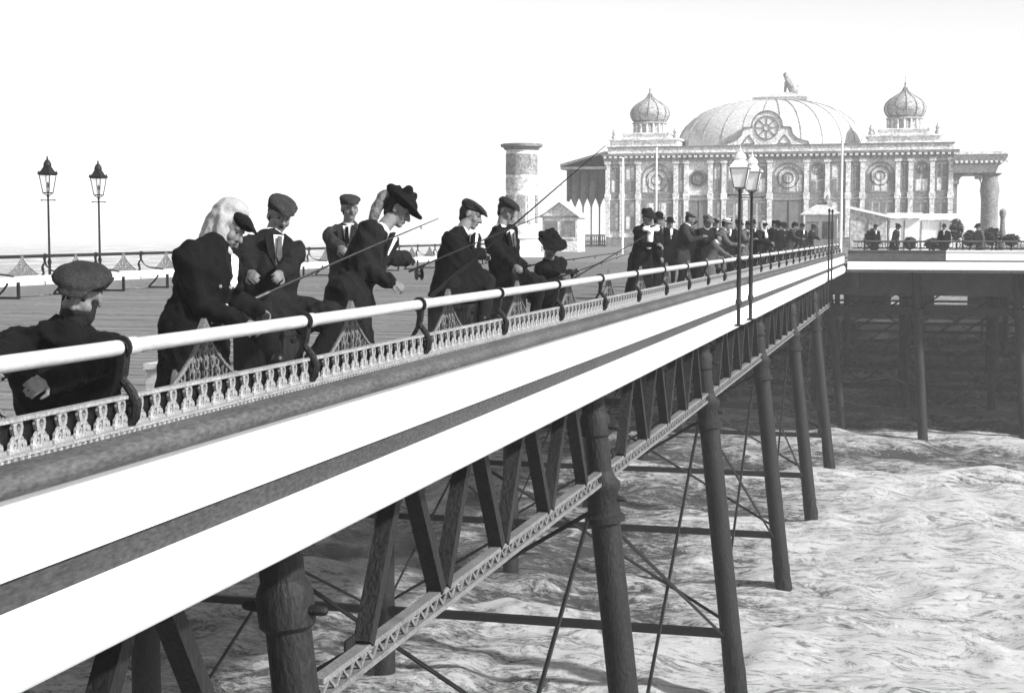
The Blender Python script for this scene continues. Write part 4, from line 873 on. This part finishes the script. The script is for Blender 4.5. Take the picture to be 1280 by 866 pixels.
        remesh(h, 'hat', hatm, t, .013 * vox, 1, .009, 14, seed)
    elif hat == 'scarf':       # pale shawl tied over a dark peaked cap
        h = MB().ell(H(0, .045, .085), .09 * hs, .1 * hs, .045 * hs, (hx, (face * .97 + hu * -.2).normalized(), (hu * .97 + face * .2).normalized())).ell(H(0, .13, .072), .06 * hs, .055 * hs, .012 * hs, (hx, (face * .95 - hu * .3).normalized(), (hu * .95 + face * .3).normalized()))
        remesh(h, 'cap', hatm, t, .01 * vox, 2, .003, 16, seed)
        k = MB().ell(H(0, -.045, .05), .116 * hs, .1 * hs, .13 * hs, axh, 18, 12).ell(H(0, -.03, .125), .1 * hs, .1 * hs, .06 * hs, axh).cap(H(0, -.045, .0), H(0, -.03, -.085), .105 * hs, .105 * hs, 16)
        for q in (-1, 1): k.tube([H(q * .1, -.02, .06), H(q * .1, .012, -.02), H(q * .085, .04, -.085), H(q * .035, .09, -.125), H(0, .1, -.135)], [.034, .037, .037, .034, .03], 10)
        remesh(k, 'head_shawl', 'wool', t, .012 * vox, 1, .008, 13, seed)
        k = MB().ell(H(0, .115, -.15), .04, .035, .04, axh).cap(H(.0, .135, -.15), H(.02, .19, -.27), .038, .056).cap(H(-.02, .12, -.15), H(-.045, .15, -.23), .03, .036); remesh(k, 'scarf_knot', 'linen', t, .011 * vox, 2, .005, 20, seed)
    return t, dict(wl=wl, wr=wr, U=U, A=A, Fw=Fw, chest=chest, H=H)
RT = V((math.cos(YAW), math.sin(YAW), 0)); TC = V((.5, -.86, 0)); DN = V((0, 0, -1))
def rod(a, b, label, reel=True, r=.011, bend=.0, group=None):
    a, b = V(a), V(b); L = (b - a).length; D = (b - a).normalized(); t = empty('fishing_rod', a, label, 'fishing rod', group)
    pts = [a.lerp(b, k / 10) + V((0, 0, -bend * (k / 10) ** 2)) for k in range(11)]
    MB().tube(pts, [r * (1 - .07 * k) for k in range(11)], 6).build('blank', 'cane', t); h0 = a - D * .35
    MB().tube([h0, h0 + D * .03, a + D * .12], [r * 1.3, r * 1.7, r * 1.5], 8).build('handle', 'cane', t)
    if reel:
        q = a - D * .05 + V((0, 0, -.06)); S, U, _ = frame_of(D); MB().lathe([(.03, -.03), (.055, -.028), (.055, -.02), (.03, -.018), (.03, .018), (.055, .02), (.055, .028), (.03, .03)], q, 12, S).build('reel', 'iron', t)
    for k in (3, 5, 7, 9): MB().torus(pts[k] + V((0, 0, -.015)), frame_of(D)[0], frame_of(D)[1], .01, .0025, 8, 3).build('guide', 'iron', t)
    return t
def tackle_box(x, y, zt, label, sx=.36, sy=.3, m='wood', zb=-.95):
    t = empty('tackle_box', (x, y, zb), label, 'box', None); h = zt - zb
    MB().box(x - sx / 2, x + sx / 2, y - sy / 2, y + sy / 2, zb, zt - .04).build('body', m, t); MB().box(x - sx / 2 - .012, x + sx / 2 + .012, y - sy / 2 - .012, y + sy / 2 + .012, zt - .04, zt).build('lid', m, t)
    MB().bar((x + sx / 2 + .01, y - .05, zt - .08), (x + sx / 2 + .01, y + .05, zt - .08), .015, .02).build('catch', 'iron', t)
# --- old man in a wide cap, seated low and bent over, at the near end of the seat
Pp = lambda x, y, X: onX(x, y, X)
f1 = (RT * -.28 + TC * .95 + DN * .12)
p1, _ = person('old bearded man in wide flat cap and black coat, bent over behind the rail', None, Pp(92, 560, -4.3), Pp(76, 430, -4.05), Pp(102, 371, -3.98), f1, V((.93, .35, 0)), Pp(-35, 480, -3.8), Pp(30, 490, -3.78), fl=V((-4.6, 5.0, DECK)), fr_=V((-4.3, 5.2, DECK)), coat='black', legs='dark', hat='bigcap', hatm='tweed', hairm='greyhair', beard='hair', vox=.9, seed=1, s=1.14, seat=True, bulk=1.3, elbow_r=V((.9, .3, -.7)), elbow_l=V((-.9, 0, -.5)), shirt=False)
# --- woman in pale head shawl leaning to the rail
f2 = (RT * .75 + TC * .3 + DN * .45)
p2, _ = person('woman in black coat with white shawl tied over a dark cap', None, Pp(243, 405, -4.25), Pp(262, 318, -4.15), Pp(285, 286, -4.1), f2, V((.3, .95, 0)), Pp(302, 402, -3.9), Pp(320, 386, -4.12), fl=V((-4.35, 8.0, DECK)), fr_=V((-4.2, 7.85, DECK)), coat='black', skirt='black', hat='scarf', hatm='black', collar=None, woman=True, vox=.9, seed=2, s=1.04, bulk=1.18, coatlen=.8, buttons=True, shirt=False)
# --- man in cap with rod, perched beside her
f3 = (RT * .25 + TC * .9 + DN * .3)
X3 = -4.7
p3, _ = person('man in flat cap and dark jacket sitting with a long rod beside the shawled woman', None, Pp(335, 393, X3), Pp(338, 306, X3), Pp(349, 270, X3 + .03), f3, V((.7, .7, 0)), Pp(318, 374, X3 + .35), Pp(345, 352, X3 + .3), kr=Pp(392, 392, X3 + .3), kl=Pp(340, 402, X3 + .45), fr_=Pp(388, 470, X3 + .35), fl=Pp(350, 478, X3 + .45), coat='dark', legs='black', hat='cap', hatm='tweed', vox=.95, seed=3, s=1.05, seat=True, tie='grey')
tackle_box(X3 + .0, Pp(335, 393, X3).y, -.72, 'dark fishing box under the man in flat cap', .4, .36, 'pile', -1.4)
tackle_box(-5.0, Pp(216, 450, -5.0).y, -.9, 'pale wooden fishing box behind the shawled woman', .3, .22, 'wood', -1.4)
rod(Pp(318, 374, X3 + .35), Pp(548, 268, -3.4), 'long rod held by the man in flat cap beside the shawled woman', bend=.03)
# --- man standing on the deck behind
p4, _ = person('man in cap standing on the open deck with hands at his chest', None, Pp(436, 356, -5.6), Pp(436, 290, -5.6), Pp(437, 261, -5.58), RT * .1 + TC, RT, Pp(429, 316, -5.4), Pp(446, 312, -5.4), fl=V((-5.75, Pp(430, 300, -5.6).y, DECK)), fr_=V((-5.5, Pp(442, 300, -5.6).y, DECK)), coat='tweed', legs='dark', hat='cap', hatm='tweed', seed=4, s=1.02, coatlen=.2, tie='black', vox=1.1)
# --- woman in big hat bending towards the rail
f5 = (RT * .9 + TC * .15 + DN * .45)
p5, q5 = person('woman in large dark trimmed hat and long coat bending forward with her arm out', None, Pp(436, 368, -4.45), Pp(470, 297, -4.3), Pp(497, 264, -4.2), f5, V((.1, .99, 0)), Pp(488, 352, -4.1), Pp(526, 331, -4.3), fl=V((-4.6, Pp(420, 380, -4.6).y, DECK)), fr_=V((-4.4, Pp(430, 380, -4.4).y, DECK)), coat='dark', skirt='black', hat='lady', hatm='black', collar='linen', woman=True, seed=5, s=1.08, bulk=1.12, coatlen=.8, shirt=True, elbow_r=V((-.2, 0, -1)))
ve_ = MB(); Hh = q5['H']
ve_.tube([Hh(.0, -.12, .13), Hh(.02, -.15, .05), Hh(.02, -.15, -.08), Hh(0, -.13, -.2)], [.03, .05, .05, .03], 8); remesh(ve_, 'veil', 'panel', p5, .014, 1, .008, 14, 9)
rod(Pp(526, 333, -4.3), Pp(680, 268, -2.6), 'rod held out by the woman in the large trimmed hat', r=.008)
# --- two men seated together facing along the rail
f6 = (RT * .92 + TC * .25 + DN * .3)
p6, _ = person('man in black jacket and white collar sitting side-on with fist on his knee', None, Pp(566, 362, -4.45), Pp(574, 299, -4.4), Pp(588, 270, -4.35), f6, V((.15, .98, 0)), Pp(606, 346, -4.2), Pp(628, 336, -4.4), kr=Pp(622, 350, -4.4), kl=Pp(612, 354, -4.15), fr_=Pp(622, 412, -4.4), fl=Pp(604, 415, -4.15), coat='black', legs='dark', hat='cap', hatm='tweed', seed=6, s=1.08, seat=True, bulk=1.3, vox=1.1)
tackle_box(-4.45, Pp(566, 362, -4.45).y, -.7, 'dark fishing box under the man in black jacket', .4, .36, 'pile', -1.4)
f7 = (RT * .7 + TC * .6 + DN * .3)
p7, _ = person('dark haired man in open jacket sitting beside the man in black jacket', None, Pp(632, 352, -4.7), Pp(626, 293, -4.7), Pp(633, 264, -4.65), f7, V((.33, .94, 0)), Pp(646, 337, -4.35), Pp(655, 334, -4.5), kr=Pp(680, 346, -4.6), kl=Pp(668, 350, -4.35), fr_=Pp(688, 400, -4.6), fl=Pp(668, 404, -4.4), coat='black', legs='dark', hat='cap', hatm='hair', seed=7, s=1.06, seat=True, vox=1.1, tie='grey')
tackle_box(-4.7, Pp(632, 352, -4.7).y, -.7, 'low dark fishing box under the dark haired man', .4, .36, 'pile', -1.4)
rod(Pp(600, 348, -4.2) * .6 + Pp(530, 328, -4.3) * .4, onX(757, 182, -2.9), 'very long rod angled high above the two seated men', r=.012)
rod(Pp(655, 333, -4.4), onX(785, 314, -3.0), 'level rod held by the dark haired man', r=.009)
# --- woman in wide black hat
p8, _ = person('woman in very wide black hat seated low next to the dark haired man', None, Pp(690, 372, -4.4), Pp(688, 330, -4.4), Pp(688, 308, -4.36), (TC * .8 + RT * .5 + DN * .35), V((.55, .85, 0)), Pp(704, 346, -4.1), Pp(714, 341, -4.2), fr_=V((-3.95, Pp(700, 380, -4.2).y, DECK)), fl=V((-3.9, Pp(690, 380, -4.2).y - .1, DECK)), coat='black', skirt='black', hat='wide', hatm='black', collar=None, woman=True, seed=8, s=.98, seat=True, shirt=False, vox=1.2)
rod(Pp(704, 345, -4.1), onX(800, 312, -3.2), 'rod held by the woman in the very wide hat', r=.008)
rod(Pp(720, 346, -4.0), onX(815, 290, -3.6), 'rod leaning up across the rail toward the crowd', r=.011, reel=False)
# --- the crowd farther along the rail
def stand(label, x, ytop, X, face, hat, hatm='dark', coat='black', skirt=None, woman=False, s=1.0, seed=0, lean=.05, arms=0, coatlen=.3, collar='linen', grp='crowd of anglers by the rail', dz=0.0):
    P0 = onX(x, 290, X); f_ = V(face).normalized(); A = V((f_.y, -f_.x, 0)); H_ = 1.76 * s if not woman else 1.68 * s
    ztop = DECK + H_; b = V((P0.x, P0.y, DECK))
    pel = b + V((0, 0, .93 * s)); ch = b + V((0, 0, 1.42 * s)) + f_ * lean * 2; hd = b + V((0, 0, 1.6 * s)) + f_ * (lean * 3 + .02)
    if arms == 0: a1, a2 = pel + f_ * .12 - A * .27 - V((0, 0, .05)), pel + f_ * .12 + A * .27 - V((0, 0, .05))
    elif arms == 1: a1, a2 = ch + f_ * .34 - A * .1 - V((0, 0, .32)), ch + f_ * .38 + A * .06 - V((0, 0, .28))
    else: a1, a2 = pel + f_ * .1 - A * .25, ch + f_ * .36 + A * .16 - V((0, 0, .2))
    return person(label, grp, pel, ch, hd, (f_ + DN * .2), A, a1, a2, fl=b - A * .1 + f_ * .04, fr_=b + A * .11 - f_ * .05, coat=coat, legs='dark', skirt=skirt, hat=hat, hatm=hatm, woman=woman, s=s, seed=seed, coatlen=coatlen, collar=collar, vox=2.3, shirt=not woman, lap=False)
crowd = [
 ('broad woman in black with big white bow at her neck', 801, -5.0, TC + RT * .4, 'lady', 'dark', 'black', 'black', True, 1.02, 1),
 ('man in black coat and bowler close behind the woman with white bow', 818, -5.3, RT + TC * .1, 'bowler', 'black', 'black', None, False, 1.02, 0),
 ('tall man in grey overcoat and cap turned to the sea', 851, -5.1, RT + TC * .3, 'cap', 'grey', 'tweed', None, False, 1.05, 2),
 ('woman in pale trimmed hat next to the tall grey overcoat', 877, -5.0, TC + RT * .5, 'lady', 'grey', 'dark', 'dark', True, 1.0, 1),
 ('man in straw boater leaning over the rail', 896, -4.4, RT + TC * .2, 'boater', 'linen', 'grey', None, False, .98, 1),
 ('man in bowler behind the straw boater', 909, -5.4, TC + RT * .1, 'bowler', 'black', 'black', None, False, 1.0, 0),
 ('young man in light jacket beside the twin lamp posts', 928, -5.0, RT * .8 + TC, 'cap', 'tweed', 'grey', None, False, .98, 2),
 ('woman with pale scarf between the lamp posts and the dark couple', 947, -4.6, TC + RT * .6, 'scarf', 'black', 'dark', 'black', True, .97, 1),
 ('man of the dark couple, in black coat and cap', 961, -5.3, RT + TC * .4, 'cap', 'black', 'black', None, False, 1.03, 2),
 ('woman of the dark couple, in wide black hat', 971, -4.9, TC + RT * .2, 'wide', 'black', 'black', 'black', True, 1.0, 0),
 ('man in grey suit and bowler farther along the rail', 986, -5.0, RT + TC * .2, 'bowler', 'dark', 'tweed', None, False, 1.0, 1),
 ('man in dark coat near the hipped kiosk', 1001, -4.8, TC + RT * .3, 'cap', 'dark', 'dark', None, False, 1.0, 0),
 ('woman in dark dress at the kiosk corner', 1012, -5.2, TC + RT, 'lady', 'dark', 'dark', 'dark', True, .98, 1),
 ('man in black overcoat with his back to the pavilion door', 836, -6.2, TC, 'bowler', 'black', 'black', None, False, 1.0, 0),
 ('woman in black behind the tall grey overcoat', 864, -6.0, TC - RT * .4, 'wide', 'black', 'black', 'black', True, 1.0, 0),
 ('boy in grey jacket squeezed in at the rail', 886, -4.5, RT, 'cap', 'grey', 'grey', None, False, .8, 1),
 ('man in black cap looking over the boater', 892, -6.2, TC + RT * .3, 'cap', 'black', 'black', None, False, 1.03, 0),
 ('woman in dark coat behind the twin lamp posts', 919, -5.8, TC + RT * .2, 'lady', 'dark', 'dark', 'dark', True, 1.0, 1),
 ('man in black behind the woman with pale scarf', 939, -6.0, TC + RT * .5, 'bowler', 'black', 'black', None, False, 1.04, 0),
 ('man in black coat watching behind the dark couple', 955, -6.3, TC, 'cap', 'dark', 'black', None, False, 1.03, 0),
 ('woman in black next to the grey suit', 979, -5.7, TC + RT * .4, 'lady', 'black', 'black', 'black', True, 1.0, 0),
 ('man in black coat next to the grey suit', 993, -5.6, RT + TC, 'bowler', 'black', 'black', None, False, 1.02, 0),
]
for k, (lab, x, X, fc, ht, hm_, ct, sk_, wm, sc_, ar) in enumerate(crowd):
    t, q = stand(lab, x, 0, X, fc, ht, hm_, ct, sk_, wm, sc_, 20 + k, lean=.06 if ar else .02, arms=ar)
    if k == 0:
        bw_ = MB(); c0 = q['chest'] + q['Fw'] * .17 + q['U'] * .02
        for s_ in (-1, 1): bw_.ell(c0 + q['A'] * (.11 * s_) + q['U'] * .03, .1, .05, .055, (q['A'], q['Fw'], q['U']))
        bw_.cap(c0, c0 - q['U'] * .28, .05, .07); remesh(bw_, 'bow', 'linen', t, .02, 1, .01, 10, 3)
for (lab, x, Y, fc, ht, ct, wm) in (('figure in black coat standing before the lean-to shed', 1092, 72, TC, 'cap', 'black', False), ('figure in dark dress standing before the white shed', 1118, 73, RT + TC, 'lady', 'dark', True), ('man in bowler standing by the long grey shed', 1180, 73, TC - RT * .5, 'bowler', 'black', False), ('woman in grey strolling on the pier head by the broad shrub', 1226, 73, -RT + TC * .4, 'wide', 'grey', True)):
    P_ = onY(x, 295, Y); stand(lab, x, 0, P_.x, fc, ht, 'dark', ct, ct if wm else None, wm, 1.0, int(x), grp='strollers on the pier head')

# ================================================================ HAZE over the sea
hz = MB().box(-6500, 6500, -6500, 6500, WATER - 1.5, 20).build('haze', 'white', org=(0, 0, 0), kind='stuff')
hz.data.materials.clear(); hm = bpy.data.materials.new('sea_haze'); hm.use_nodes = True; n = hm.node_tree; n.nodes.clear()
vo = n.nodes.new('ShaderNodeVolumePrincipled'); vo.inputs['Color'].default_value = (1, 1, 1, 1); vo.inputs['Density'].default_value = .0008; vo.inputs['Anisotropy'].default_value = 0
ou = n.nodes.new('ShaderNodeOutputMaterial'); n.links.new(vo.outputs[0], ou.inputs['Volume']); hz.data.materials.append(hm)
